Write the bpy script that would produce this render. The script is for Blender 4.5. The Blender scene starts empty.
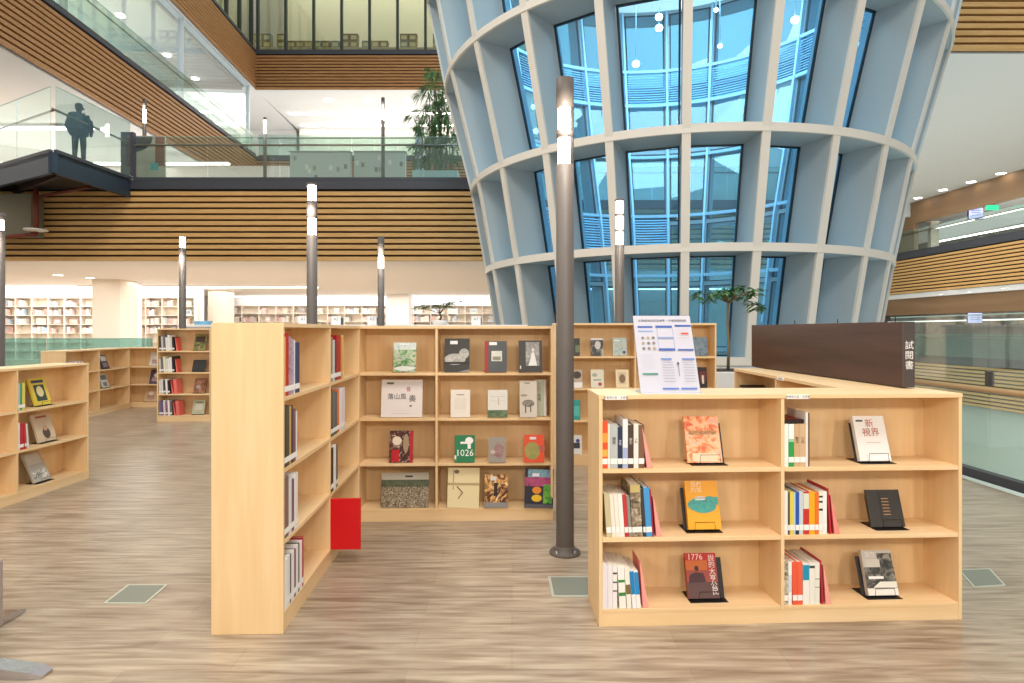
import bpy, math, random
from mathutils import Vector, Matrix
R_ = math.radians
random.seed(7)
scene = bpy.context.scene
COL = scene.collection
F = 610.0; CX = 512.0; HY = 331.0; CAMZ = 1.5

# ------------------------------------------------------------------ camera, world, lights, exposure
cam_d = bpy.data.cameras.new('camera'); cam = bpy.data.objects.new('camera', cam_d); COL.objects.link(cam)
cam.location = (0, 0, CAMZ); cam.rotation_euler = (R_(90), 0, 0)
cam_d.sensor_width = 36; cam_d.lens = F / 1024 * 36; cam_d.shift_y = (HY - 341.5) / 1024
cam_d.clip_end = 300
scene.camera = cam
scene.view_settings.view_transform = 'Standard'; scene.view_settings.look = 'None'
scene.view_settings.exposure = 0.07; scene.view_settings.gamma = 1.0
try: scene.view_settings.use_curve_mapping = False
except Exception: pass
w = bpy.data.worlds.new('world'); scene.world = w; w.use_nodes = True
w.node_tree.nodes['Background'].inputs[0].default_value = (1.0, .975, .94, 1)
w.node_tree.nodes['Background'].inputs[1].default_value = .62
cy = scene.cycles
cy.max_bounces = 10; cy.diffuse_bounces = 4; cy.glossy_bounces = 4; cy.transmission_bounces = 6
cy.transparent_max_bounces = 24; cy.sample_clamp_indirect = 4; cy.caustics_reflective = False; cy.caustics_refractive = False

def area(name, loc, sx, sy, power, color=(1, .96, .9), rot=(0, 0, 0)):
    d = bpy.data.lights.new(name, 'AREA'); d.shape = 'RECTANGLE'; d.size = sx; d.size_y = sy
    d.energy = power; d.color = color
    o = bpy.data.objects.new(name, d); COL.objects.link(o); o.location = loc; o.rotation_euler = rot
    return o
# atrium roof lamps (high over the reading floor), aimed down
area('atrium_area_light', (1.0, -1.0, 11), 3, 3, 600, (1, .95, .87), (R_(22), 0, 0))
area('atrium_area_light', (-7, 6, 14), 4, 4, 900, (1, .95, .87))
# lamps under the storey ceilings, and added fill lights where marked
area('lobby_lamp', (-9, 22.5, 3.64), 15, 5, 950, (1, .98, .96))
area('lobby_lamp', (-9, 31, 3.64), 16, 9, 1000)
area('lobby_lamp', (-23, 26, 3.64), 8, 14, 1000)
area('cove_fill', (-9, 38.6, 3.15), 16, .5, 450, (1, .98, .96), rot=(R_(180), 0, 0))  # uplight added to whiten the lobby ceiling
area('cove_fill', (-21, 31, 3.25), 10, .5, 400, rot=(R_(180), 0, 0))  # second added uplight, brightens the ceiling at the far left
area('storey_area_light', (-22, 24, 9.5), 11, 22, 900)
area('storey_area_light', (-20, 24, 15.9), 8, 22, 900)
area('storey_area_light', (-3, 41, 15.9), 24, 8, 800)
area('storey_area_light', (-3, 41, 24.5), 24, 8, 1100, (1, .98, .93))
area('storey_area_light', (-8, 30, 9.0), 10, 8, 250)
area('storey_area_light', (17, 27, 8.9), 10, 14, 750)
area('storey_area_light', (26.5, 31, 7.7), 4, 12, 130)
area('storey_area_light', (24.8, 31, 3.3), 1.5, 12, 80)
area('storey_area_light', (15, 16, -.6), 14, 20, 1500, (1, 1, 1))  # unseen light added to brighten the lower level across the void
area('tower_sky_fill', (4.1, 15.5, 12.8), 6, 6, 1500, (.85, .95, 1))  # added area light standing in for sky through the open tower top
area('storey_area_light', (8, 29, 9.0), 14, 8, 250)
area('atrium_area_light', (11, 25, 22), 8, 5, 1500, (.95, .98, 1), (R_(52), 0, 0))  # unseen light added to brighten the pale wall behind the tower
area('storey_area_light', (8, 30, 3.5), 16, 10, 500)

# ------------------------------------------------------------------ materials
def lin(c):
    if isinstance(c, str):
        c = c.lstrip('#'); c = [int(c[i:i + 2], 16) / 255 for i in (0, 2, 4)]
    return tuple((v / 12.92 if v <= .04045 else ((v + .055) / 1.055) ** 2.4) for v in c) + (1.0,)
_m = {}
def mat(hexc, rough=.55, metal=0, spec=.4, name=None):
    k = (hexc, rough, metal, spec)
    if k in _m: return _m[k]
    m = bpy.data.materials.new(name or 'paint_' + hexc.strip('#')); m.use_nodes = True
    b = m.node_tree.nodes['Principled BSDF']
    b.inputs['Base Color'].default_value = lin(hexc); b.inputs['Roughness'].default_value = rough
    b.inputs['Metallic'].default_value = metal; b.inputs['Specular IOR Level'].default_value = spec
    _m[k] = m; return m
def emit(hexc, s):
    k = ('e', hexc, s)
    if k in _m: return _m[k]
    m = bpy.data.materials.new('glow'); m.use_nodes = True
    b = m.node_tree.nodes['Principled BSDF']
    b.inputs['Base Color'].default_value = lin(hexc); b.inputs['Emission Color'].default_value = lin(hexc)
    b.inputs['Emission Strength'].default_value = s
    _m[k] = m; return m
def glass(name, tint, gloss=.1, rough=.02, haze=0, hazecol='#ffffff'):
    m = bpy.data.materials.new(name); m.use_nodes = True; nt = m.node_tree; N = nt.nodes; L = nt.links
    N.remove(N['Principled BSDF']); out = N['Material Output']
    t = N.new('ShaderNodeBsdfTransparent'); t.inputs[0].default_value = lin(tint)
    g = N.new('ShaderNodeBsdfGlossy'); g.inputs[0].default_value = (1, 1, 1, 1); g.inputs['Roughness'].default_value = rough
    lw = N.new('ShaderNodeLayerWeight'); lw.inputs[0].default_value = .35
    mr = N.new('ShaderNodeMapRange'); mr.inputs[3].default_value = gloss * .6; mr.inputs[4].default_value = min(1, gloss * 5)
    L.new(lw.outputs['Facing'], mr.inputs[0])
    mx = N.new('ShaderNodeMixShader'); L.new(mr.outputs[0], mx.inputs[0]); L.new(g.outputs[0], mx.inputs[2])
    if haze:
        d = N.new('ShaderNodeBsdfDiffuse'); d.inputs[0].default_value = lin(hazecol)
        m2 = N.new('ShaderNodeMixShader'); m2.inputs[0].default_value = haze
        L.new(t.outputs[0], m2.inputs[1]); L.new(d.outputs[0], m2.inputs[2]); L.new(m2.outputs[0], mx.inputs[1])
    else: L.new(t.outputs[0], mx.inputs[1])
    L.new(mx.outputs[0], out.inputs[0]); return m
def wood(name, c1, c2, axis=2, rough=.45, scale=1.0, contrast=1):
    m = bpy.data.materials.new(name); m.use_nodes = True; nt = m.node_tree; N = nt.nodes; L = nt.links
    b = N['Principled BSDF']; tc = N.new('ShaderNodeTexCoord'); mp = N.new('ShaderNodeMapping')
    s = [9 * scale] * 3; s[axis] = .7 * scale; mp.inputs['Scale'].default_value = s
    n = N.new('ShaderNodeTexNoise'); n.inputs['Scale'].default_value = 2.2; n.inputs['Detail'].default_value = 5
    n.inputs['Distortion'].default_value = .6
    r = N.new('ShaderNodeValToRGB'); r.color_ramp.elements[0].position = .3; r.color_ramp.elements[1].position = .72
    r.color_ramp.elements[0].color = lin(c1); r.color_ramp.elements[1].color = lin(c2)
    L.new(tc.outputs['Object'], mp.inputs[0]); L.new(mp.outputs[0], n.inputs[0]); L.new(n.outputs[0], r.inputs[0])
    L.new(r.outputs[0], b.inputs['Base Color']); b.inputs['Roughness'].default_value = rough
    b.inputs['Specular IOR Level'].default_value = .35
    return m
def artmat(cols, scale=22, dist=1.5, detail=4):
    k = ('art', tuple(cols), scale, dist)
    if k in _m: return _m[k]
    m = bpy.data.materials.new('printed_art'); m.use_nodes = True; nt = m.node_tree; N = nt.nodes; L = nt.links
    b = N['Principled BSDF']; tc = N.new('ShaderNodeTexCoord')
    n = N.new('ShaderNodeTexNoise'); n.inputs['Scale'].default_value = scale; n.inputs['Detail'].default_value = detail
    n.inputs['Distortion'].default_value = dist
    r = N.new('ShaderNodeValToRGB'); e = r.color_ramp.elements
    while len(e) < len(cols): e.new(.5)
    for i, c in enumerate(cols):
        e[i].position = .3 + .4 * i / max(1, len(cols) - 1); e[i].color = lin(c)
    L.new(tc.outputs['Object'], n.inputs[0]); L.new(n.outputs[0], r.inputs[0]); L.new(r.outputs[0], b.inputs['Base Color'])
    b.inputs['Roughness'].default_value = .4
    _m[k] = m; return m
MAPLE = wood('maple_board', '#e8c491', '#efd0a2', 2)
MAPLE_H = wood('maple_board_across', '#e8c491', '#f1d2a6', 0)
SLAT = wood('slat_wood', '#d0a163', '#e6bb7c', 0, .5)
SLATD = wood('slat_wood_dark', '#a3754a', '#bd8c5a', 0, .5)
BROWNW = wood('brown_wall_veneer', '#86684c', '#9c7c5c', 1, .5, .08)
MARBLE = artmat(['#5c4c48', '#7a6660', '#947f76'], .9, 2)
WHITE = mat('#eeeceb', .6, name='white_plaster')
CEIL = mat('#f0efee', .7, name='white_ceiling')
DARKBAND = mat('#45484f', .5, name='dark_steel_band')
STEEL = mat('#34424f', .45, .2, name='blue_grey_steel')
BLACK = mat('#141414', .5)
SLATBACK = mat('#3d2d22', .8)
POLE = mat('#5b534e', .55, 0, name='lamp_post_metal')
FINM = mat('#adbabf', .5, name='tower_fin_blue_cast')  # white fins; blue light from the glass is put into this colour
EDGE = mat('#dcd8cf', .55, name='tower_edge_plain_white')  # fin edges, coloured without the blue light
PAGES = mat('#ece6d8', .8); LABELW = mat('#f4f2ee', .6)
GBLUE = glass('blue_tower_glass', '#a9def4', .06, .02, .07, '#a8d8f0')
GRAIL = glass('balustrade_glass', '#e9f2ee', .05, .02, .05, '#cfe0da')
GTEAL = glass('teal_glass', '#bfe0dc', .05, .03, .1, '#a8d2cc')
GCLEAR = glass('clear_window_glass', '#eef6f8', .12)
GGREEN = glass('green_window_glass', '#f0f3e8', .05)

def floor_mat():
    m = bpy.data.materials.new('vinyl_plank_floor'); m.use_nodes = True; nt = m.node_tree; N = nt.nodes; L = nt.links
    b = N['Principled BSDF']; tc = N.new('ShaderNodeTexCoord')
    br = N.new('ShaderNodeTexBrick'); br.inputs['Scale'].default_value = 1
    br.inputs['Brick Width'].default_value = 1.25; br.inputs['Row Height'].default_value = .18
    br.inputs['Mortar Size'].default_value = .0015; br.offset = .37
    br.inputs['Color1'].default_value = lin('#a89681'); br.inputs['Color2'].default_value = lin('#8c7a67')
    br.inputs['Mortar'].default_value = lin('#6b5c50')
    L.new(tc.outputs['Object'], br.inputs[0])
    mp = N.new('ShaderNodeMapping'); mp.inputs['Scale'].default_value = (2.0, 22, 1); L.new(tc.outputs['Object'], mp.inputs[0])
    n = N.new('ShaderNodeTexNoise'); n.inputs['Scale'].default_value = 1.3; n.inputs['Detail'].default_value = 6; n.inputs['Distortion'].default_value = .5
    L.new(mp.outputs[0], n.inputs[0])
    r = N.new('ShaderNodeValToRGB'); e = r.color_ramp.elements; e[0].position = .32; e[1].position = .7
    e[0].color = lin('#6f5a47'); e[1].color = lin('#ccbda7'); L.new(n.outputs[0], r.inputs[0])
    mx = N.new('ShaderNodeMix'); mx.data_type = 'RGBA'; mx.inputs[0].default_value = .55
    L.new(br.outputs[0], mx.inputs[6]); L.new(r.outputs[0], mx.inputs[7])
    L.new(mx.outputs[2], b.inputs['Base Color'])
    b.inputs['Roughness'].default_value = .3; b.inputs['Specular IOR Level'].default_value = .5
    bp = N.new('ShaderNodeBump'); bp.inputs['Strength'].default_value = .25; bp.inputs['Distance'].default_value = .012
    mp2 = N.new('ShaderNodeMapping'); mp2.inputs['Scale'].default_value = (2.5, 12, 1); L.new(tc.outputs['Object'], mp2.inputs[0])
    n2 = N.new('ShaderNodeTexNoise'); n2.inputs['Scale'].default_value = 1.6; n2.inputs['Detail'].default_value = 3; L.new(mp2.outputs[0], n2.inputs[0])
    L.new(n2.outputs[0], bp.inputs['Height']); L.new(bp.outputs[0], b.inputs['Normal'])
    return m
FLOORM = floor_mat()

# ------------------------------------------------------------------ mesh builder
class MB:
    def __init__(s): s.v = []; s.f = []; s.m = []; s.mats = []; s.sm = []
    def mi(s, m):
        if m not in s.mats: s.mats.append(m)
        return s.mats.index(m)
    def poly(s, pts, faces, m, smooth=False):
        b = len(s.v); s.v += [tuple(p) for p in pts]; i = s.mi(m)
        for f in faces: s.f.append([b + k for k in f]); s.m.append(i); s.sm.append(smooth)
        return s
    def box(s, x0, x1, y0, y1, z0, z1, m):
        p = [(x0, y0, z0), (x1, y0, z0), (x1, y1, z0), (x0, y1, z0), (x0, y0, z1), (x1, y0, z1), (x1, y1, z1), (x0, y1, z1)]
        return s.poly(p, [(0, 3, 2, 1), (4, 5, 6, 7), (0, 1, 5, 4), (1, 2, 6, 5), (2, 3, 7, 6), (3, 0, 4, 7)], m)
    def prism(s, pts, z0, z1, m):      # pts ccw polygon in xy
        n = len(pts); p = [(x, y, z0) for x, y in pts] + [(x, y, z1) for x, y in pts]
        f = [tuple(range(n - 1, -1, -1)), tuple(range(n, 2 * n))] + [(i, (i + 1) % n, n + (i + 1) % n, n + i) for i in range(n)]
        return s.poly(p, f, m)
    def tube(s, pts, r, m, n=8, cap=True):
        pts = [Vector(p) for p in pts]; rr = r if isinstance(r, (list, tuple)) else [r] * len(pts); b = []; 
        for i, p in enumerate(pts):
            d = (pts[min(i + 1, len(pts) - 1)] - pts[max(i - 1, 0)]).normalized()
            a = Vector((0, 0, 1)) if abs(d.z) < .9 else Vector((0, 1, 0))
            u = d.cross(a).normalized(); v = d.cross(u).normalized()
            b += [p + (u * math.cos(2 * math.pi * k / n) + v * math.sin(2 * math.pi * k / n)) * rr[i] for k in range(n)]
        f = [(i * n + k, i * n + (k + 1) % n, (i + 1) * n + (k + 1) % n, (i + 1) * n + k) for i in range(len(pts) - 1) for k in range(n)]
        if cap: f += [tuple(range(n - 1, -1, -1)), tuple(range((len(pts) - 1) * n, len(pts) * n))]
        return s.poly(b, f, m, True)
    def lathe(s, prof, m, n=24, a0=0, a1=360, c=(0, 0), smooth=True):
        full = abs(a1 - a0) >= 360; k = n if full else n + 1; P = []
        for r, z in prof:
            for i in range(k):
                a = R_(a0 + (a1 - a0) * i / n); P.append((c[0] + r * math.cos(a), c[1] + r * math.sin(a), z))
        f = []
        for j in range(len(prof) - 1):
            for i in range(n):
                i2 = (i + 1) % k; f.append((j * k + i, j * k + i2, (j + 1) * k + i2, (j + 1) * k + i))
        return s.poly(P, f, m, smooth)
    def quad(s, a, b, c, d, m): return s.poly([a, b, c, d], [(0, 1, 2, 3)], m)
    def build(s, name, parent=None, loc=(0, 0, 0), rot=(0, 0, 0), smooth=None, bevel=0):
        me = bpy.data.meshes.new(name); me.from_pydata(s.v, [], s.f)
        for m in s.mats: me.materials.append(m)
        for i, p in enumerate(me.polygons): p.material_index = s.m[i]; p.use_smooth = s.sm[i] if smooth is None else smooth
        me.update()
        o = bpy.data.objects.new(name, me); COL.objects.link(o); o.location = loc; o.rotation_euler = rot
        if parent: o.parent = parent
        if bevel:
            b = o.modifiers.new('bevel', 'BEVEL'); b.width = bevel; b.segments = 2; b.limit_method = 'ANGLE'
        return o
def tag(o, label=None, cat=None, group=None, kind=None):
    if label: o['label'] = label
    if cat: o['category'] = cat
    if group: o['group'] = group
    if kind: o['kind'] = kind
    return o
def empty(name, loc=(0, 0, 0), rot=(0, 0, 0), label=None, cat=None, group=None, kind=None):
    o = bpy.data.objects.new(name, None); COL.objects.link(o); o.location = loc; o.rotation_euler = rot
    o.empty_display_size = .1
    return tag(o, label, cat, group, kind)
def copy_tree(o, parent=None):
    c = o.copy(); COL.objects.link(c); c.parent = parent
    for ch in list(o.children): copy_tree(ch, c)
    return c
def structure(mb, name, label=None):
    return tag(mb.build(name), label, None, None, 'structure')
def px(x, y, Y): return ((x - CX) / F * Y, Y, CAMZ - (y - HY) / F * Y)
_tc = {}
def text_geo(s, size=1.0, align='CENTER'):
    k = (s, align)
    if k not in _tc:
        cu = bpy.data.curves.new('t', 'FONT'); cu.body = s; cu.align_x = align; cu.align_y = 'CENTER'; cu.resolution_u = 2
        cu.space_line = .95
        o = bpy.data.objects.new('t', cu); COL.objects.link(o)
        dg = bpy.context.evaluated_depsgraph_get(); dg.update()
        me = o.evaluated_get(dg).to_mesh()
        _tc[k] = ([tuple(v.co) for v in me.vertices], [tuple(p.vertices) for p in me.polygons])
        bpy.data.objects.remove(o); bpy.data.curves.remove(cu)
    v, f = _tc[k]
    return [(a * size, b * size) for a, b, _ in v], f
def add_text(mb, s, fn, size, m, cx=0, cz=0, align='CENTER', sx=1.0):
    v, f = text_geo(s, size, align)
    if v: mb.poly([fn(cx + a * sx, cz + b) for a, b in v], f, m)

# ------------------------------------------------------------------ setting: floors, slabs, walls
SK = -.0377
def sk(x, y, y0=36): return (x + SK * (y - y0), y)      # the building grid is turned a little to the camera
structure(MB().prism([(-32, -6), (4.72, -6), (4.2, 46), (-32, 46)], -.35, 0, FLOORM), 'floor')
structure(MB().prism([(4.72, -6), (32, -6), (32, 46), (4.2, 46)], -6.3, -6, mat('#c3cdc8', .3)), 'floor.001')
# storey slabs: white underside
structure(MB().box(-32, .2, 19.25, 22.3, 3.70, 5.95, CEIL).box(-32, 12, 22.3, 50, 3.70, 5.95, CEIL), 'ceiling')
structure(MB().prism([(-32, 2), sk(-15.35, 2), sk(-15.35, 50), (-32, 50)], 9.62, 11.7, CEIL), 'ceiling.001')
structure(MB().box(-15, 32, 36.3, 52, 9.62, 11.7, CEIL), 'ceiling.002')
structure(MB().prism([(-32, 2), sk(-15.35, 2), sk(-15.35, 54), (-32, 54)], 16.0, 18.1, CEIL), 'ceiling.003')
structure(MB().box(-15.4, 32, 36.3, 54, 16.0, 18.1, CEIL), 'ceiling.004')
structure(MB().box(10.7, 30, 16.5, 50, 9.0, 12.5, CEIL), 'ceiling.005')
structure(MB().box(-32, 32, 36, 56, 24.6, 25, CEIL), 'ceiling.006')
structure(MB().box(-32.3, -32, -6, 56, -1, 25, WHITE), 'wall_left')
structure(MB().box(-32, 32, 46, 46.3, -6, 9.62, mat('#e9e4dc', .7)).box(-32, 32, 50.0, 50.3, 9.62, 24.6, mat('#ece8d2', .7)), 'wall_back')
structure(MB().box(-32, -15.6, 44, 44.2, 9.7, 16, WHITE), 'wall_back.001')

def slat_panel(name, a, b, z0, z1, m, pitch=.185, face=1, band=None, label=None, end=None):
    """slatted cladding in the vertical plane a->b (xy points); slats stand proud on the side `face`"""
    a = Vector(a); b = Vector(b); d = (b - a); Ln = d.length; d.normalize(); n = Vector((d.y, -d.x)) * face
    mb = MB()
    def bx(s0, s1, t0, t1, za, zb, mm):
        q = [a + d * s0 + n * t0, a + d * s1 + n * t0, a + d * s1 + n * t1, a + d * s0 + n * t1]
        if face > 0: q = q[::-1]
        mb.prism([(p.x, p.y) for p in q], za, zb, mm)
    bx(0, Ln, 0, .05, z0, z1, SLATBACK)
    k = int(round((z1 - z0) / pitch)); pitch = (z1 - z0) / k
    for i in range(k): bx(0, Ln, .05, .17, z0 + i * pitch, z0 + i * pitch + pitch * .64, m)
    if band: bx(0, Ln, -.02, .22, z1, z1 + band, DARKBAND)
    return tag(mb.build(name), label, None, None, 'structure')
slat_panel('trim_1', (-20, 19.2), (.1, 19.2), 3.7, 5.92, SLAT, band=.27)
slat_panel('trim_2', sk(-15.3, 3), sk(-15.3, 36.2), 9.65, 11.72, SLATD, band=.12)
slat_panel('trim_3', (-15.2, 36.2), (1.6, 36.2), 15.8, 17.85, SLATD, band=.25)
slat_panel('trim_4', sk(-15.3, 3), sk(-15.3, 36.2), 15.95, 17.95, SLATD, band=.15)
slat_panel('trim_5', (-15.2, 36.2), (1.6, 36.2), 9.65, 11.6, SLATD, band=.2)
slat_panel('trim_6', (.8, 22.05), (12, 22.05), 3.75, 5.92, SLAT, band=.27)
slat_panel('trim_7', (10.6, 16.4), (30, 16.4), 9.0, 12.6, SLAT)
RX = 23.6
slat_panel('trim_8', sk(RX, 50, 30), sk(RX, 5, 30), 3.72, 5.75, SLAT, band=.32)
slat_panel('trim_9', sk(RX, 50, 30), sk(RX, 5, 30), -2.3, -.25, SLAT, band=.3)
# right wall: slabs, veneer bands, recessed galleries
def yslab(name, x0, x1, y0, y1, z0, z1, m, y00=30):
    return structure(MB().prism([sk(x0, y0, y00), sk(x1, y0, y00), sk(x1, y1, y00), sk(x0, y1, y00)], z0, z1, m), name)
yslab('ceiling.007', RX - .1, 34, 3, 50, 3.42, 3.7, CEIL)
yslab('floor.002', RX + .1, 34, 3, 50, 5.6, 6.1, mat('#cfd6d0', .4))
yslab('floor.003', RX + .1, 34, 3, 50, -.5, -.05, mat('#cfd6d0', .4))
yslab('wall_right', RX, RX + .25, 3, 50, 7.75, 9.0, BROWNW)
yslab('wall_right.001', RX, RX + .25, 3, 50, 2.45, 3.42, BROWNW)
yslab('wall_right.002', RX, RX + .25, 3, 27.5, 6.1, 7.75, BROWNW)
yslab('wall_right.003', RX, RX + .25, 3, 27.5, 0, 2.45, BROWNW)
yslab('wall_right.004', RX, RX + .25, 35.5, 50, 6.1, 7.75, BROWNW)
yslab('wall_right.007', RX + 2.2, RX + 2.4, 3, 50, 0, 3.4, MARBLE)
yslab('wall_right.005', 31, 31.3, 3, 50, -.05, 8, MARBLE)
yslab('wall_right.006', RX + .3, RX + .5, 3, 50, -6, -2.4, mat('#cfd9d4', .4))
structure(MB().box(RX - .5, 34, 49.4, 49.7, -6, 9, MARBLE), 'wall_back.002')

def balustrade(name, a, b, z, h, m, label, hr=None, npan=6, group=None, base=None, railm=None, clamps=False, joint=.012, side=-1):
    a = Vector(a); b = Vector(b); d = b - a; Ln = d.length; d.normalize(); n = Vector((-d.y, d.x))
    root = empty(name, (a.x, a.y, z), (0, 0, math.atan2(d.y, d.x)), label, 'glass balustrade', group)
    for i in range(npan):
        x0 = Ln * i / npan + joint; x1 = Ln * (i + 1) / npan - joint
        MB().box(x0, x1, -.009, .009, .06, h, m).box(x0, x1, -.011, .011, h, h + .012, mat('#9fc4b8', .2)).build('glass_pane', root)
    MB().box(0, Ln, -.05, .05, 0, .09, base or DARKBAND).build('base_channel', root)
    if hr:
        mb = MB(); mb.tube([(0, side * .09, hr), (Ln, side * .09, hr)], .03, railm or mat('#8a8578', .35, .6), 10).build('handrail', root)
        mb = MB()
        for i in range(1, npan): mb.tube([(Ln * i / npan, -.02 * 0, hr - .05), (Ln * i / npan, side * .09, hr)], .012, mat('#8a8578', .35, .6), 6)
        if npan > 1: mb.build('rail_brackets', root)
    if clamps:
        for i in range(1, npan):
            MB().box(Ln * i / npan - .03, Ln * i / npan + .03, -.025, .025, hr + .03, hr + .18, mat('#55504c', .35, .6)).build('clamp', root, bevel=.004)
    return root
balustrade('glass_balustrade', (-11.75, 19.05), (-.5, 19.05), 6.2, 1.35, GRAIL, 'long glass balustrade on the dark band over the wooden slats, second storey', 1.08, 5)
balustrade('glass_balustrade', sk(-15.15, 36), sk(-15.15, 6), 11.84, 1.25, GRAIL, 'receding glass balustrade on the upper left slatted gallery edge', 1.08, 10)
balustrade('glass_balustrade', sk(RX - .1, 48, 30), sk(RX - .1, 8, 30), 6.07, 1.3, GRAIL, 'glass balustrade above the slatted gallery edge on the far right, upper storey', 1.1, 14)
balustrade('glass_balustrade', sk(RX - .1, 48, 30), sk(RX - .1, 8, 30), .05, 1.25, GTEAL, 'greenish glass balustrade across the void on the right, entrance level', 1.1, 14)
balustrade('glass_balustrade', (4.72, 7.6), (4.86, 1.5), 0, 1.66, GRAIL, 'tall glass balustrade with wooden handrail right of the low front bookcase', .92, 4, railm=mat('#c99f6d', .4), clamps=True, joint=.008)
balustrade('glass_balustrade', (-17.5, 13.6), (-8.0, 13.6), 0, 1.33, GTEAL, 'teal tinted glass balustrade behind the low bookcases on the left', None, 4)
balustrade('glass_balustrade', (1.0, 22.35), (12, 22.35), 6.2, 1.3, GRAIL, 'glass balustrade seen through the blue tower on the far gallery', 1.08, 8)
balustrade('glass_balustrade', (-15.0, 36.1), (1.5, 36.1), 11.8, 1.3, GRAIL, 'glass balustrade at the back of the upper gallery behind the lamp posts', 1.08, 12)

ORD = ['first', 'second', 'third', 'fourth', 'fifth', 'sixth', 'seventh', 'eighth', 'ninth', 'tenth', 'eleventh', 'twelfth', 'thirteenth', 'fourteenth', 'fifteenth', 'sixteenth', 'seventeenth', 'eighteenth', 'nineteenth', 'twentieth', 'twenty-first', 'twenty-second', 'twenty-third', 'twenty-fourth', 'twenty-fifth', 'twenty-sixth']
# glazing of the upper storeys
def glazing(name, a, b, z0, z1, npan, gm, fm, fw, label, tops=None):
    a = Vector(a); b = Vector(b); d = b - a; Ln = d.length; d.normalize()
    root = empty(name, (a.x, a.y, z0), (0, 0, math.atan2(d.y, d.x)), label, None, None, 'structure'); H = z1 - z0
    for i in range(npan): MB().box(Ln * i / npan + fw / 2, Ln * (i + 1) / npan - fw / 2, -.01, .01, .05, H - .05, gm).build('glass_pane', root)
    mb = MB()
    for i in range(npan + 1): mb.box(Ln * i / npan - fw / 2, Ln * i / npan + fw / 2, -.1, .1, 0, H, fm)
    mb.box(0, Ln, -.1, .1, -.02, .06, fm); mb.box(0, Ln, -.1, .1, H - .06, H, fm)
    if tops: mb.box(0, Ln, -.06, .06, tops, tops + .06, fm)
    mb.build('window_frame', root); return root
DKF = mat('#3b4440', .5)
glazing('window_1', (-15.1, 36.25), (1.5, 36.25), 18.12, 24.6, 10, GGREEN, DKF, .14, 'dark framed windows of the top storey facing the atrium')
glazing('window_2', sk(-15.35, 35.9), sk(-15.35, 12), 18.12, 24.6, 14, GGREEN, DKF, .14, 'dark framed windows of the top storey on the left side')
glazing('window_3', sk(-15.6, 36), sk(-15.6, 12.6), 11.8, 16.0, 3, GCLEAR, mat('#dfe6ec', .4), .16, 'white framed tall glazing above the upper left gallery')
# top storey cream back wall, boxes and lights
structure(MB().box(-15, 3, 40.5, 40.7, 18.1, 24.6, mat('#e6e2cf', .8)), 'wall_back.003')
structure(MB().prism([(-20.2, 8), (-20, 8), (-20, 44), (-20.2, 44)], 18.1, 24.6, mat('#dcdccb', .8)), 'wall_left.001')
# interiors
structure(MB().box(1.7, 23.2, 34.9, 35.2, 12.7, 15.3, mat('#5d8096', .5)), 'trim_10')
structure(MB().box(1.6, 23.4, 35.8, 36, 8.2, 25, mat('#e9eef0', .7)), 'wall_back.006')
structure(MB().box(-32, -16.2, 31.95, 32.1, 0, 3.69, WHITE).box(-21.5, .2, 39.45, 39.6, 0, 3.69, WHITE), 'wall_back.007')
structure(MB().box(-15.2, 4, 43.6, 43.8, 11.7, 16, mat('#efe9e2', .7)), 'wall_back.004')
structure(MB().prism([(-24.2, 5), (-24, 5), (-23.6, 44), (-23.8, 44)], 11.7, 16, mat('#dfe8e2', .7)), 'wall_left.002')
structure(MB().prism([(-26.2, 10), (-26, 10), (-25.6, 44), (-25.8, 44)], 5.95, 9.62, mat('#efe6e0', .7)), 'wall_left.003')
structure(MB().box(-26, -11, 30, 30.2, 5.95, 9.62, mat('#ebe0da', .7)), 'wall_back.005')

# recessed downlights and light strips
def downlights(pts, label, group, r=.13, n=12):
    first = None
    for i, p in enumerate(pts):
        lb = f'{ORD[i]} {label}'
        if first is None:
            first = empty('ceiling_light', p, label=lb, cat='ceiling light', group=group)
            MB().lathe([(r, 0), (r * 1.25, -.012), (r * 1.25, 0)], CEIL, n).build('rim', first)
            MB().lathe([(0.001, -.006), (r, -.006)], emit('#fff6e8', 14), n).build('lamp', first)
        else:
            c = copy_tree(first); c.location = p; c['label'] = lb
downlights([px(x, y, 2.2 * F / (HY - y)) for x, y in ((58, 275), (90, 278), (121, 283), (152, 286), (172, 287.5), (213, 294.5), (230, 295.8), (247, 295.5))],
           'downlight from the left in the white ceiling under the lower slats', 'downlights under the lower slats', .16)
downlights([px(x, y, 7.5 * F / (HY - y)) for x, y in ((918, 198), (943, 190), (971, 182), (1001, 173.5), (1030, 164))],
           'downlight from the left along the white ceiling edge, far right', 'downlights in the right ceiling', .2)
downlights([(-18.2 + .03 * (36 - y), y, 15.97) for y in (16, 19, 22, 25, 28, 32, 35)] + [(-20.5, y, 15.97) for y in (14, 20, 26, 32)],
           'downlight behind the upper left gallery glazing, counted from the camera', 'downlights of the upper left gallery', .2)
downlights([(x, 38.3, 15.97) for x in (-11.5, -9, -6.5, -4)],
           'downlight from the left above the back gallery behind the bamboo', 'downlights of the back gallery', .22)
downlights([(x, 38.3, 24.57) for x in (-14.4, -12.4, -10.4, -8.2, -6.2, -4.2)],
           'downlight from the left behind the dark framed top windows', 'downlights of the top storey', .25)
downlights([px(x, y, 1.95 * F / (HY - y)) for x, y in ((941, 294.5), (969, 292), (1003, 288.5))],
           'small downlight from the left in the soffit below the right slats', 'downlights under the right slats', .1)
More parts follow.
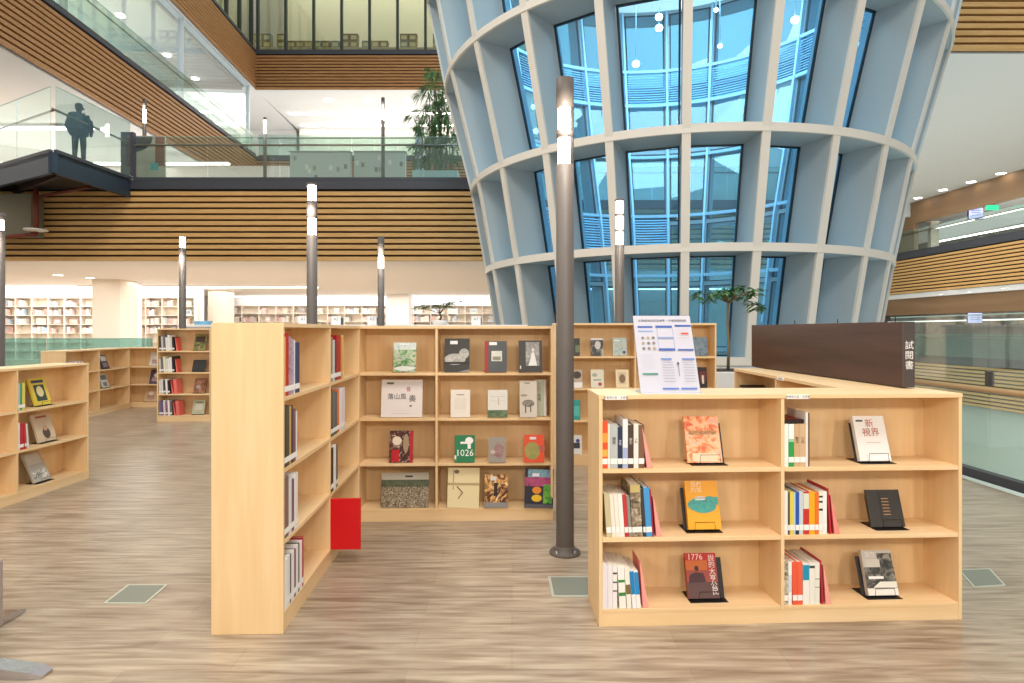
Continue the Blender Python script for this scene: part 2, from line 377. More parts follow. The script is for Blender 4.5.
def strip(p0, p1, z, label, wd=.14, s=6, col='#fff8ee'):
    d = Vector(p1) - Vector(p0); root = empty('light_strip', (p0[0], p0[1], z), (0, 0, math.atan2(d.y, d.x)), label, 'ceiling light')
    MB().box(0, d.length, -wd / 2, wd / 2, -.05, 0, emit(col, s)).build('lamp', root)
    MB().box(-.02, d.length + .02, -wd / 2 - .02, wd / 2 + .02, 0, .04, CEIL).build('housing', root)
strip((-14.8, 40.5), (-1, 40.5), 15.955, 'long linear light on the back gallery ceiling, nearer one', .3)
strip((-14.8, 42.8), (-1, 42.8), 15.955, 'long linear light on the back gallery, at the rear wall', .3)
strip((-24.5, 24), (-16.5, 24), 9.5, 'linear light on the second storey ceiling behind the standing visitor', .25)
strip((-24.5, 28), (-13, 28), 9.2, 'linear light on the second storey ceiling, at its rear wall', .25)
strip((25.5, 26), (25.0, 36), 7.6, 'linear light inside the upper right gallery', .2, 8)
strip((28.5, 26), (27.5, 40), 7.3, 'linear light deep inside the upper right gallery', .2, 8)
strip((25.3, 24), (24.7, 40), 2.1, 'linear light inside the entrance level gallery on the right', .12, 3)
for i, y in enumerate((27, 31)):
    strip((2, y), (11, y), 3.655, ['nearer', 'farther'][i] + ' linear light seen low through the blue tower glass', .25, 6)
for i, y in enumerate((38, 42)):
    strip((1, y), (10.4, y), 9.575, ['nearer', 'farther'][i] + ' linear light seen high through the blue tower glass', .3, 6)
strip((-21, 29.7), (-9.5, 29.7), 3.655, 'cove light over the white bookcase wall at the far left', .5, 3)
strip((-17.5, 37.8), (-1.5, 37.8), 3.655, 'cove light over the far bookcase wall behind the tall bookcases', .5, 3)

# columns of the lobby
for i, (x0, x1, Y, lab) in enumerate(((92, 120, 26, 'wide cream square column left of the lobby'), (121, 134, 27.5, 'slim white column right beside the wide cream column'), (208, 226, 33, 'cream column behind the four shelf bookcase'), (386, 409, 36, 'white column in the lobby between the two far lamp posts and bonsai'))):
    a = px(x0, 0, Y)[0]; b = px(x1, 0, Y)[0]
    c = empty('column', ((a + b) / 2, Y, 0), label=lab, cat='column'); h = (b - a) / 2
    MB().box(-h, h, 0, 2 * h, 0, 3.7, mat('#eadfd0' if i in (0, 2) else '#f3f0ec', .6)).build('shaft', c)
    MB().box(-h - .03, h + .03, -.03, 2 * h + .03, 0, .12, mat('#c9c0b4', .6)).build('base_trim', c)

# ------------------------------------------------------------------ glass tower
DT = 16.0; AT = R_(14.85); TC = Vector((DT * math.sin(AT), DT * math.cos(AT))); PH = math.atan2(-TC.y, -TC.x)
RZ = [(-6, 4.2), (.95, 4.42), (2.98, 4.75), (4.97, 5.12), (7.45, 5.75), (9.7, 6.2), (12.6, 6.75)]
def Rz(z):
    for (a, b), (c, d) in zip(RZ, RZ[1:]):
        if z <= c: return b + (d - b) * (z - a) / (c - a)
    return RZ[-1][1]
tower = empty('glass_tower', (TC.x, TC.y, 0), (0, 0, PH + R_(2.35)), 'flaring round tower of white fins and blue glass in the atrium centre', 'glass tower')
ringz = [.95, 2.98, 4.97, 7.45, 9.7, 12.6]; DEP = .82
def pol(r, a, z): return (r * math.cos(a), r * math.sin(a), z)
for k in range(24):
    a = R_(15 * k); tx, ty = -math.sin(a), math.cos(a)
    def plate(r_in, r_out, hw, m, zs):
        P = []; f = []
        for z in zs:
            for (r, s) in ((r_in(z), -1), (r_out(z), -1), (r_out(z), 1), (r_in(z), 1)):
                P.append((r * math.cos(a) + s * hw * tx, r * math.sin(a) + s * hw * ty, z))
        for i in range(len(zs) - 1):
            for j in range(4): f.append((i * 4 + j, i * 4 + (j + 1) % 4, i * 4 + 4 + (j + 1) % 4, i * 4 + 4 + j))
        f += [(3, 2, 1, 0), tuple(len(P) - 4 + j for j in range(4))]
        return MB().poly(P, f, m)
    fin = plate(lambda z: Rz(z) - DEP, lambda z: Rz(z) - .03, .062, FINM, ringz).build('fin', tower)
    plate(lambda z: Rz(z) - .03, lambda z: Rz(z) + .02, .075, EDGE, ringz).build('front_edge', fin)
    plate(lambda z: Rz(z) - DEP - .16, lambda z: Rz(z) - DEP, .03, mat('#b9dcf2', .4), ringz).build('inner_mullion', fin)
for z in ringz:
    r = Rz(z)
    rb = MB().lathe([(r - DEP, z - .06), (r - .03, z - .06), (r - .03, z + .06), (r - DEP, z + .06), (r - DEP, z - .06)], FINM, 96, smooth=False).build('ring_beam', tower)
    MB().lathe([(r - .03, z - .075), (r + .022, z - .075), (r + .022, z + .075), (r - .03, z + .075)], EDGE, 96, smooth=False).build('front_edge', rb)
for i in range(len(ringz) - 1):
    z0, z1 = ringz[i] + .06, ringz[i + 1] - .06
    for k in range(24):
        a0, a1 = R_(15 * k + .9), R_(15 * k + 14.1); g = .05; mb = MB()
        r0, r1 = Rz(z0) - DEP + .04, Rz(z1) - DEP + .04
        def P(u, v, off=0):      # u along the arc chord, v up
            A = Vector(pol(r0 + off, a0, z0)).lerp(Vector(pol(r0 + off, a1, z0)), u); B = Vector(pol(r1 + off, a0, z1)).lerp(Vector(pol(r1 + off, a1, z1)), u)
            return A.lerp(B, v)
        mb.poly([P(0, 0), P(1, 0), P(1, 1), P(0, 1)], [(0, 1, 2, 3)], GBLUE)
        for (u0, u1, v0, v1) in ((0, .035, 0, 1), (.965, 1, 0, 1), (0, 1, 0, .015), (0, 1, .985, 1)):
            mb.poly([P(u0, v0, .02), P(u1, v0, .02), P(u1, v1, .02), P(u0, v1, .02), P(u0, v0, -.02), P(u1, v0, -.02), P(u1, v1, -.02), P(u0, v1, -.02)],
                    [(0, 1, 2, 3), (7, 6, 5, 4), (0, 4, 5, 1), (1, 5, 6, 2), (2, 6, 7, 3), (3, 7, 4, 0)], mat('#16303f', .4))
        mb.build('glass_pane', tower)
# inner transoms and louvre bands on the far side
TRM = mat('#b9dcf2', .4)
def arc_band(name, z0, z1, a0, a1, m, th=.05, off=.12):
    r0 = Rz(z0) - DEP - off
    return MB().lathe([(r0, z0), (r0 + th, z0), (r0 + th, z1), (r0, z1), (r0, z0)], m, 48, a0, a1, smooth=False).build(name, tower)
for z in (10.3, 9.05, 7.2, 5.15, 3.2): arc_band('transom', z, z + .09, 60, 300, TRM, .1)
def louvres(z0, z1, a0, a1):
    n = int((z1 - z0) / .085); mb = MB()
    for i in range(n):
        z = z0 + i * .085; r = Rz(z) - DEP - .1
        mb.lathe([(r, z), (r + .06, z + .05), (r + .06, z + .062), (r, z + .012), (r, z)], mat('#8fc4e4', .4), 40, a0, a1, smooth=False)
    mb.build('louvre_band', tower)
louvres(9.15, 10.28, 105, 285)
louvres(4.1, 5.13, 180, 300)
MB().lathe([(4.4, 0), (4.4, .9), (3.55, .9)], mat('#dfe4e6', .5), 96).lathe([(4.2, -6), (4.4, 0)], mat('#c4cdd2', .5), 96).build('plinth', tower)
# round lamps hanging inside the tower
for sp_i, (x, y, Y, d) in enumerate(((659, 17, 19.4, 1), (659, 28, 19.0, 1), (636, 64, 19.2, 1), (795, 20, 17.5, 1), (720, 46, 18.5, .6), (716, 10, 18.5, .6))):
    p = px(x, y, Y)
    g = empty('spot_lamp', p, label=('upper lamp of the close pair', 'lower lamp of the close pair', 'lowest single lamp on the left', 'large lamp on the right', 'small lamp hanging lower beside the centre fin', 'small lamp hanging higher beside the centre fin')[sp_i] + ' inside the blue tower', cat='spot lamp', group='spot lamps inside the tower')
    MB().lathe([(.001, -.1 * d), (.09 * d, -.07 * d), (.12 * d, 0), (.09 * d, .07 * d), (.001, .1 * d)], emit('#ffffff', 12), 16).build('bulb', g)
    MB().tube([(0, 0, .05), (0, 0, max(.4, 12.5 - p[2]))], .015, mat('#9fb5c4', .4), 6).build('cord', g)

# ------------------------------------------------------------------ lamp posts
def lamp_post(x, Y, windows, label, z0=0, r=.06, h=3.2, flange=True):
    s = empty('lamp_post', ((x - CX) / F * Y, Y, z0), label=label, cat='lamp post', group=None)
    lo = min(a for a, b, c in windows); 
    MB().lathe([(r, 0), (r, lo), (.001, lo)], POLE, 24).build('post', s)
    if flange:
        fl = MB().lathe([(.105, 0), (.105, .012), (.1, .018), (.065, .02), (.065, .05), (r, .055)], POLE, 28).build('base_flange', s)
        mb = MB()
        for k in range(4): a = R_(45 + 90 * k); mb.lathe([(.012, .018), (.012, .032), (.001, .034)], mat('#9a9a98', .3, .8), 8, c=(.085 * math.cos(a), .085 * math.sin(a)))
        mb.build('bolts', fl)
    zs = sorted(windows); cur = lo
    for a, b, ang in zs:
        if a > cur + .01: MB().lathe([(.001, cur), (r, cur), (r, a), (.001, a)], POLE, 24).build('collar', s)
        MB().lathe([(.001, a + .003), (r * .78, a + .003), (r * .78, b - .003), (.001, b - .003)], emit('#fff3df', 26), 20).build('light_tube', s)
        MB().lathe([(r, a), (r, b)], POLE, 10, ang - 55, ang + 55).lathe([(r * .86, b), (r * .86, a)], POLE, 10, ang - 55, ang + 55).build('lamp_shade', s)
        cur = b
    if h > cur + .01: MB().lathe([(.001, cur), (r, cur), (r, h), (.001, h)], POLE, 24).build('top_tube', s)
    pl = bpy.data.lights.new('lamp_light', 'POINT'); pl.energy = 14; pl.color = (1, .93, .82); pl.shadow_soft_size = .08
    lo_ = bpy.data.objects.new('lamp_light', pl); COL.objects.link(lo_); lo_.location = (s.location.x, Y - .16, z0 + h - .35)
    return s
lamp_post(565, 4.12, [(2.62, 2.80, 0), (2.85, 3.0, 5)], 'nearest tall dark lamp post standing between the bookcases', h=3.2)
lamp_post(312, 7.05, [(2.61, 2.8, 60), (3.0, 3.18, 60)], 'dark lamp post behind the tall bookcase end panel', h=3.2)
lamp_post(381, 11.0, [(2.63, 2.85, 90)], 'slim dark lamp post behind the display bookcase, left of the bonsai', h=3.2)
lamp_post(182.5, 11.0, [(3.0, 3.19, 60)], 'slim dark lamp post right behind the four shelf bookcase', h=3.2)
lamp_post(0, 8.8, [(2.95, 3.1, 60)], 'dark lamp post cut by the left edge of the picture', h=3.2)
lamp_post(619.5, 7.9, [(2.62, 2.78, 60), (2.82, 2.98, 60), (3.02, 3.18, 60)], 'lamp post with three stacked lights in front of the tower', h=3.2)
for (x_, y_, lb_) in ((-2.6, -1.6, 'lamp post behind the viewer, left one'), (.6, -2.3, 'lamp post behind the viewer, middle one'), (3.6, -1.8, 'lamp post behind the viewer, right one')):
    o_ = lamp_post(512, 1.0, [(2.62, 2.8, -90), (2.85, 3.0, -90)], lb_, h=3.2); o_.location = (x_, y_, 0)
    pl = bpy.data.lights.new('lamp_light', 'POINT'); pl.energy = 190; pl.color = (1, .92, .8); pl.shadow_soft_size = .12
    q_ = bpy.data.objects.new('lamp_light', pl); COL.objects.link(q_); q_.location = (x_, y_ + .2, 2.85)
lamp_post(383, 20.4, [(2.6, 2.95, 60)], 'upper gallery lamp post left of the bamboo', z0=5.951, h=3.35, flange=False)
lamp_post(265, 21.6, [(2.55, 3.0, 60)], 'upper gallery lamp post nearest the corner of the two slatted fronts', z0=5.951, h=3.1, flange=False)
lamp_post(144.5, 20.4, [(2.5, 2.95, 60)], 'upper gallery lamp post standing before the diagonal slats', z0=5.951, h=3.3, flange=False)

# ------------------------------------------------------------------ bookcases
T = .018
TALL = [.10, .457, .814, 1.171, 1.54]; LOW = [.088, .45, .80, 1.176]
class Case:
    def __init__(s, name, o, yaw, bays, levels, depth, label, group=None, plates=(), cap=False):
        s.o = Vector((o[0], o[1], 0)); s.yaw = R_(yaw); s.lv = levels; s.depth = depth; s.name = name
        root = s.root = empty('bookcase', s.o, (0, 0, s.yaw), label, 'bookcase', group)
        xs = [0]
        for b in bays: xs.append(xs[-1] + b)
        s.xs = xs; W = xs[-1]; H = levels[-1]; B = .0015
        hs = H + .001 if cap else H - .022; xo = T if cap else -.002
        MB().box(0, T, 0, depth, 0, hs, MAPLE).build('side_panel', root, bevel=B)
        MB().box(W - T, W, 0, depth, 0, hs, MAPLE).build('side_panel', root, bevel=B)
        MB().box(xo, W - xo, -.002, depth, H - .022, H, MAPLE_H).build('top_board', root, bevel=B)
        MB().box(T, W - T, depth - .082, depth - .07, .0, H - .023, MAPLE).build('back_panel', root)
        MB().box(T, W - T, .004, .02, 0, levels[0] - .018, MAPLE_H).build('kick_board', root)
        for i in range(1, len(xs) - 1): MB().box(xs[i] - T / 2, xs[i] + T / 2, .001, depth - .083, levels[0] - .018, H - .023, MAPLE).build('divider', root, bevel=B)
        for i in range(len(bays)):
            xa = xs[i] + (T if i == 0 else T / 2) + .0005; xb = xs[i + 1] - (T if i == len(bays) - 1 else T / 2) - .0005
            for z in levels[:-1]:
                MB().box(xa, xb, .002, depth - .083, z - .018 - (.004 if z > levels[0] else 0), z, MAPLE_H).build('shelf', root, bevel=B)
        for (x, wd, tx) in plates:
            mb = MB().box(x, x + wd, -.006, -.002, H - .024, H - .003, LABELW)
            add_text(mb, tx, lambda a, b: (a, -.0065, b), .014, mat('#555555', .6), x + wd / 2, H - .0135)
            mb.build('shelf_label', root)
    def w(s, x, y, z):
        c, n = math.cos(s.yaw), math.sin(s.yaw)
        return (s.o.x + c * x - n * y, s.o.y + n * x + c * y, z)
    def xl(s, bay): return s.xs[bay] + (T if bay == 0 else T / 2) + .001
    def xr(s, bay): return s.xs[bay + 1] - T

def paint_book(mb, t, d, h, c, kind, c2):
    pass
CN = {}
def book(case, x, z, t, h, d, color, cname, label, lean=0, sticker=True, bands=(), y0=.012, art=None, text=None, textc='#333333', group=None):
    """upright book; local x = thickness, y = depth, z = height"""
    m = artmat(art[0], art[1]) if art else mat(color, .45)
    mb = MB(); b = .0025
    mb.box(0, t, 0, .004, 0, h, m); mb.box(0, b, .004, d, 0, h, m); mb.box(t - b, t, .004, d, 0, h, m)
    for (f0, f1, c) in bands: mb.box(.0003, t - .0003, -.0006, 0, h * f0, h * f1, mat(c, .45))
    if text:
        sz = min(t * .62, .02)
        add_text(mb, text, lambda a, bb: (a, -.0012, bb), sz, mat(textc, .5), t / 2, h * .62)
    o = mb.build('book', None, case.w(x, y0, z + .0008), (0, R_(lean), case.yaw))
    tag(o, label, 'book', group)
    MB().box(b, t - b, .004, d - .004, .003, h - .004, PAGES).build('pages', o)
    if sticker:
        MB().box(.0005, t - .0005, -.0016, -.0007, .022, .05, LABELW).build('spine_label', o)
    return o
def row(case, bay, lev, items, place, d=.2, x0=None, group=None, y0=.012):
    x = case.xl(bay) if x0 is None else x0
    z = case.lv[lev]; pl_ = 0
    for i, it in enumerate(items):
        t, h, color, cname = it[0] / 100, it[1] / 100, it[2], it[3]
        kw = dict(it[4]) if len(it) > 4 else {}
        lean = kw.pop('lean', 0); gap = kw.pop('gap', 0) / 100; x += gap; dd = kw.pop('d', d)
        ls = math.sin(R_(-lean)); x += max(0, ls - pl_) * h; pl_ = max(ls, 0)
        book(case, x, z, t, h, dd, color, cname, f'{cname} book, {ORD[i]} from left, {place}', lean=lean, y0=y0, group=group, **kw)
        x += t / math.cos(R_(lean)) + .0012
    return x
def bookend(case, x, z, label, lean=0, h=.2, c='#e8837a', c2='#f0a59b', d=.16):
    """folded steel bookend: upright side plate, tapered front flange and foot plate"""
    s = empty('bookend', case.w(x, .012, z + .0008), (0, 0, case.yaw), label, 'bookend')
    m = mat(c, .4); m2 = mat(c2, .4); k = math.tan(R_(lean)) if lean else 0
    P = [(0, 0, .002), (0.002, 0, .002), (0.002, d, .002), (0, d, .002), (-k * h, 0, h), (.002 - k * h, 0, h), (.002 - k * h, d, h), (-k * h, d, h)]
    MB().poly(P, [(0, 3, 2, 1), (4, 5, 6, 7), (0, 1, 5, 4), (1, 2, 6, 5), (2, 3, 7, 6), (3, 0, 4, 7)], m).build('upright_plate', s)
    P = [(0.002, 0, .002), (.03, 0, .002), (.004 - k * h, 0, h), (.002 - k * h, 0, h), (0.002, .002, .002), (.03, .002, .002), (.004 - k * h, .002, h), (.002 - k * h, .002, h)]
    MB().poly(P, [(0, 1, 2, 3), (7, 6, 5, 4), (0, 4, 5, 1), (1, 5, 6, 2), (2, 6, 7, 3), (3, 7, 4, 0)], m2).build('front_flange', s)
    MB().box(0, .03, .002, d, 0, .002, m).build('foot_plate', s)
    return s

def cover_geo(mb, w_, h, items, y=-.0012):
    """printed shapes on a front cover, x 0..w, z 0..h, each a hair in front of the last"""
    for i, it in enumerate(items):
        yy = y - .00025 * i; k = it[0]
        if k == 'r':
            _, u0, v0, u1, v1, c = it; m = c if not isinstance(c, str) else mat(c, .45)
            mb.quad((u0 * w_, yy, v0 * h), (u1 * w_, yy, v0 * h), (u1 * w_, yy, v1 * h), (u0 * w_, yy, v1 * h), m)
        elif k == 'e':
            _, u, v, ru, rv, c = it; m = c if not isinstance(c, str) else mat(c, .45); n = 20
            mb.poly([((u + ru * math.cos(2 * math.pi * j / n)) * w_, yy, (v + rv * math.sin(2 * math.pi * j / n)) * h) for j in range(n)], [tuple(range(n))], m)
        elif k == 'p':
            _, pts, c = it; m = c if not isinstance(c, str) else mat(c, .45)
            mb.poly([(u * w_, yy, v * h) for u, v in pts], [tuple(range(len(pts)))], m)
        elif k == 't':
            _, s, u, v, sz, c = it
            add_text(mb, s, lambda a, b: (a, yy, b), sz, mat(c, .45), u * w_, v * h)
def display_book(pos, yaw, w_, h, t, cover, items, label, tilt=12, roll=0, stand=False, pages=True, group=None, name='book'):
    """book shown face out, leaning back; local origin at the bottom left of the front cover"""
    cm = cover if not isinstance(cover, str) else mat(cover, .42)
    mb = MB(); c = .003
    mb.box(0, w_, 0, c, 0, h, cm); mb.box(0, w_, t - c, t, 0, h, cm); mb.box(0, c, c, t - c, 0, h, cm)
    cover_geo(mb, w_, h, items)
    o = mb.build(name, None, pos, (R_(-tilt), R_(roll), yaw)); tag(o, label, 'book' if name == 'book' else name.replace('_', ' '), group)
    MB().box(c, w_ - .003, c, t - c, .003, h - .003, PAGES).build('pages', o)
    return o
def book_stand(pos, yaw, w_, h, label, tilt=18, dep=.11, shift=.03, hoop=.055):
    """black steel book stand: sloped back plate, base plate, front lip and wire hoop; origin at the lip"""
    s = empty('book_stand', pos, (0, 0, yaw), label, 'book stand'); st, ct = math.sin(R_(tilt)), math.cos(R_(tilt))
    m = BLACK; a = shift
    MB().box(a, a + w_, -.022, dep, 0, .002, m).build('base_plate', s)
    y0 = .030; P = []
    for yy in (y0, y0 + .003):
        P += [(a, yy, .002), (a + w_, yy, .002), (a + w_, yy + st * h, .002 + ct * h), (a, yy + st * h, .002 + ct * h)]
    MB().poly(P, [(0, 1, 2, 3), (7, 6, 5, 4), (0, 4, 5, 1), (1, 5, 6, 2), (2, 6, 7, 3), (3, 7, 4, 0)], mat('#2c2a2b', .45)).build('back_plate', s)
    x0, x1 = a + w_ * .22, a + w_ * .8; k = -.02
    MB().tube([(x0, k, .003), (x0 + .004, k + .002, hoop), (x1 - .004, k + .002, hoop), (x1, k, .003)], .0016, m, 6).build('wire_hoop', s)
    return s

YG = R_(2.41)
front = Case('front', (.441, 3.09), 2.41, [.95, .95], LOW, .34, 'low maple bookcase in front, three shelves high with a poster on top',
             plates=((.03, .11, '新書展示區 New Arrivals'[:5] + '・主題書'), (.965, .12, '新書展示區・主題書')))
side = Case('side', (1.93, 5.3), -91.7, [.89, .89], LOW, .33, 'low maple bookcase receding under the dark sign panel', plates=((.93, .12, '新書展示區'),))
mid = Case('mid', (-1.132, 3.02), 91.9, [.89, .86], TALL, .352, 'tall maple bookcase with its broad end panel facing the viewer', cap=True)
back = Case('back', (-1.215, 4.79), 1.6, [.62, .92], TALL, .34, 'tall maple display bookcase of two bays facing the viewer, nearer one')
rear = Case('rear', (.47, 6.8), 0, [.905, .905], [.12, .504, .861, 1.218, 1.588], .34, 'tall maple display bookcase standing farther back behind the nearest lamp post')
lnear = Case('lnear', (-4.335, 4.46), 88.9, [.87, .87], LOW, .34, 'low maple bookcase cut by the left edge of the picture')
lfar = Case('lfar', (-7.25, 9.9), 96.5, [1.0, 1.06], LOW, .37, 'low maple bookcase far left, receding towards the corner')
lend = Case('lend', (-7.66, 12.02), 0, [1.1], LOW, .34, 'low maple bookcase facing the viewer at the far left corner')
four = Case('four', (-5.88, 10.1), 0, [.887], TALL, .34, 'tall narrow bookcase with four shelves of books and coral bookends')

S = lambda c, h='': c
# ---- front bookcase, upright rows
P1 = 'top shelf, left bay of front bookcase'
x = row(front, 0, 2, [
    (2.7, 24, '#e8552f', 'orange spined', dict(bands=((.55, .75, '#f0a040'), (.25, .4, '#f3b24c')))),
    (1.2, 22.8, '#d9dccb', 'thin pale green'), (3.7, 22.5, '#b9bcbb', 'light grey', dict(text='圖\n書')), (2.4, 21, '#27364f', 'navy', dict(text='文\n化', textc='#ddddee')),
    (2.6, 25, '#e8e8ea', 'white over lilac', dict(bands=((0, .42, '#a9b4d8'),))), (2.8, 22, '#4a3b33', 'dark brown', dict(text='歷\n史', textc='#d8ccb8')),
    (2.4, 22.6, '#ece6da', 'ivory', dict(text='小\n說')), (2.9, 22, '#7e5a45', 'brown')], P1)
bookend(front, x + .012, front.lv[2], 'coral bookend on the top left shelf of the front bookcase', 7)
P2 = 'middle shelf, left bay of front bookcase'
x = row(front, 0, 1, [
    (2.6, 22, '#c9bd95', 'khaki', dict(gap=.8, lean=-4)), (2.0, 21.8, '#ece3d2', 'cream', dict(lean=-4)), (2.0, 21.8, '#efe7da', 'pale cream', dict(lean=-4)),
    (2.2, 21.8, '#f3eee8', 'off-white', dict(lean=-4)), (2.0, 21.6, '#c23a36', 'red', dict(lean=-4, bands=((0, .1, '#b9322f'),))), (1.6, 20.8, '#8d8a84', 'grey', dict(lean=-4)),
    (5.2, 26.5, '#6b5a49', 'thick patterned brown', dict(lean=-3, art=(('#2d2925', '#8f7b60', '#d5cbb9'), 30), bands=((.85, 1, '#c5b273'),))),
    (1.4, 24, '#3b3e42', 'slim charcoal', dict(lean=-4)), (3.0, 25, '#4a9ad6', 'sky blue', dict(lean=-4)), (.7, 24, '#a3263a', 'thin crimson', dict(lean=-4, sticker=False))], P2)
bookend(front, x + .010, front.lv[1], 'coral bookend on the middle left shelf of the front bookcase', 5)
P3 = 'bottom shelf, left bay of front bookcase'
x = row(front, 0, 0, [
    (2.6, 22.5, '#e6dfe2', 'pale lilac white', dict(sticker=False)), (2.4, 22.5, '#e9e4e6', 'lilac-white striped', dict(sticker=False)), (2.2, 22, '#efeae6', 'white dotted', dict(sticker=False, bands=((.8, .84, '#444'), (.6, .63, '#444444'), (.4, .43, '#444444')) if 0 else ((.8, .84, '#444444'), (.6, .63, '#444444'), (.4, .43, '#444444')))),
    (3.4, 21.5, '#f1efe8', 'white with green leaf', dict(lean=-3, sticker=False, bands=((.3, .38, '#3f8a3f'), (.62, .68, '#3f8a3f')))),
    (2.3, 21, '#f0ece0', 'white with olive band', dict(lean=-4, sticker=False, bands=((.35, .58, '#7d6c38'),))),
    (2.1, 19.5, '#efefef', 'blue banded white', dict(lean=-5, sticker=False, bands=((.37, .97, '#1f83c6'),))), (2.1, 19, '#f1f1ee', 'white with blue band', dict(lean=-5, sticker=False, bands=((.37, .97, '#2a8ccb'),)))], P3, y0=.004)
bookend(front, x + .01, front.lv[0], 'coral bookend on the bottom left shelf of the front bookcase', 4, .24)
P4 = 'top shelf, right bay of front bookcase'
x = row(front, 1, 2, [
    (2.2, 22, '#f0f0ea', 'white', dict(gap=.2)), (2.9, 22, '#2f9a4c', 'green bottomed white', dict(bands=((.64, 1, '#f2f2ee'), (.58, .65, '#9ccfa8')))),
    (2.9, 22, '#cda980', 'tan', dict(text='散\n文')), (2.9, 22, '#d2b08a', 'light tan', dict(text='小\n品')), (1.2, 28, '#e8e2da', 'tall thin white', dict(sticker=False)), (.7, 27.6, '#6e4a3a', 'very thin brown', dict(sticker=False))], P4)
o = MB().box(0, .13, 0, .2, 0, .018, mat('#2b1514', .5)).box(.0, .13, -.001, 0, .002, .016, mat('#2b1514', .5)).box(.02, .125, .02, .18, .018, .0185, mat('#8c1f24', .4)).build('book', None, front.w(front.xl(1) + .006, .03, front.lv[2] + .2225), (0, 0, front.yaw))
tag(o, 'dark maroon book lying flat on the books under the top of right bay', 'book')
MB().box(.003, .127, .003, .197, .002, .016, PAGES).build('pages', o)
P5 = 'middle shelf, right bay of front bookcase'
x = row(front, 1, 1, [
    (1.9, 22.5, '#ece8e0', 'off-white', dict(gap=.2)), (1.0, 21.5, '#54504a', 'thin dark grey'), (1.8, 22, '#e3cf55', 'yellow'), (.9, 21.5, '#b9d4dc', 'thin pale blue'), (1.8, 21.5, '#2757b0', 'royal blue', dict(bands=((.0, .12, '#222a44'),))),
    (2.0, 22, '#c9d2d8', 'pale grey-blue'), (3.0, 22, '#c8322c', 'red and ivory', dict(bands=((.6, .96, '#dcdccb'),))), (2.9, 22, '#f2ac1e', 'amber yellow'),
    (2.0, 21.5, '#e87422', 'orange'), (2.0, 22, '#ece8dc', 'black speckled ivory', dict(bands=((.86, .9, '#222222'), (.74, .78, '#222222'), (.55, .6, '#222222')))), (2.0, 22, '#f2efe9', 'plain white'), (.8, 23.5, '#b83038', 'thin red', dict(sticker=False, lean=-4))], P5)
bookend(front, x + .012, front.lv[1], 'coral bookend on the middle right shelf of the front bookcase', 6, .2, '#cc4a48', '#ee8f88')
P6 = 'bottom shelf, right bay of front bookcase'
x = row(front, 1, 0, [
    (2.4, 22.5, '#8a8378', 'grey photo spined', dict(art=(('#3a3835', '#b5aa90', '#e8e4da'), 34))), (1.7, 22, '#f2f1ef', 'slim white', dict(bands=((.3, .7, '#d8d8dd'),))),
    (2.6, 22, '#ea5c3c', 'vermilion', dict(lean=-1)), (2.6, 22, '#ec6344', 'bright vermilion', dict(lean=-1)), (3.3, 21, '#efece4', 'white with teal block', dict(sticker=False, bands=((.6, .97, '#1f93b5'),), text=None)),
    (2.8, 21.5, '#ece8de', 'white with dark mark', dict(sticker=False, bands=((.87, .93, '#4a4a4a'),))), (2.4, 21.5, '#eae6da', 'cream speckled', dict(sticker=False, bands=((.6, .62, '#8d9a70'), (.4, .42, '#8d9a70')))), (.8, 22.5, '#b5313a', 'thin dark red', dict(sticker=False, lean=-3))], P6)
bookend(front, x + .01, front.lv[0], 'coral bookend on the bottom right shelf of the front bookcase', 4, .2)

# ---- front bookcase, face-out books on black stands
def fpos(case, lx, ly, z): return case.w(lx, ly, z)
def on_front(bay, lev, xpx, w_, h, t, cover, items, blabel, slabel, tilt=18, shift=.0, sw=None, sh=None, roll=0):
    Y = 3.16; lx = ((xpx - CX) / F * 3.17 - .441); z = front.lv[lev] + .0008; ly = .075
    s = book_stand(front.w(lx, ly, z), front.yaw, sw or w_, sh or h * .86, slabel, tilt, .12, shift)
    p = front.w(lx, ly - .0, z + .0045 + 0 * t)
    # the book's back leans on the stand's plate
    tt = min(t, .026)
    return display_book(front.w(lx, ly + .027 - tt * math.cos(R_(tilt)), z + .003 + tt * math.sin(R_(tilt))), front.yaw, w_, h, tt, cover, items, blabel, tilt, roll)
ART1 = artmat(['#d9502c', '#f08a50', '#f6c79a', '#f4a58e'], 26, 1)
on_front(0, 2, 690, .185, .245, .02, ART1, [('r', .1, .6, .9, .68, artmat(['#e8a060', '#9a6a3a', '#f0c080'], 60)), ('r', .15, .03, .88, .2, '#f0cfae')],
         'orange and pink patterned book face out on the top shelf, left bay', 'black wire stand under the orange patterned book', shift=.012, sw=.19)
TEAL = artmat(['#1f8f8f', '#3aa79a', '#2b7f86'], 40, 1)
on_front(0, 1, 690.5, .175, .248, .03, '#f0a818', [('t', '我們\n的城', .34, .86, .03, '#f8e8c0'), ('e', .34, .5, .3, .13, TEAL), ('e', .72, .52, .2, .16, TEAL), ('e', .5, .45, .34, .12, TEAL), ('r', .78, .5, .98, .66, TEAL), ('r', .28, .6, .58, .67, '#f4f4f0'), ('t', '閱讀推薦', .43, .635, .013, '#333333')],
         'yellow book with teal drawing face out on the middle shelf', 'black wire stand under the yellow book', shift=-.018, sw=.19)
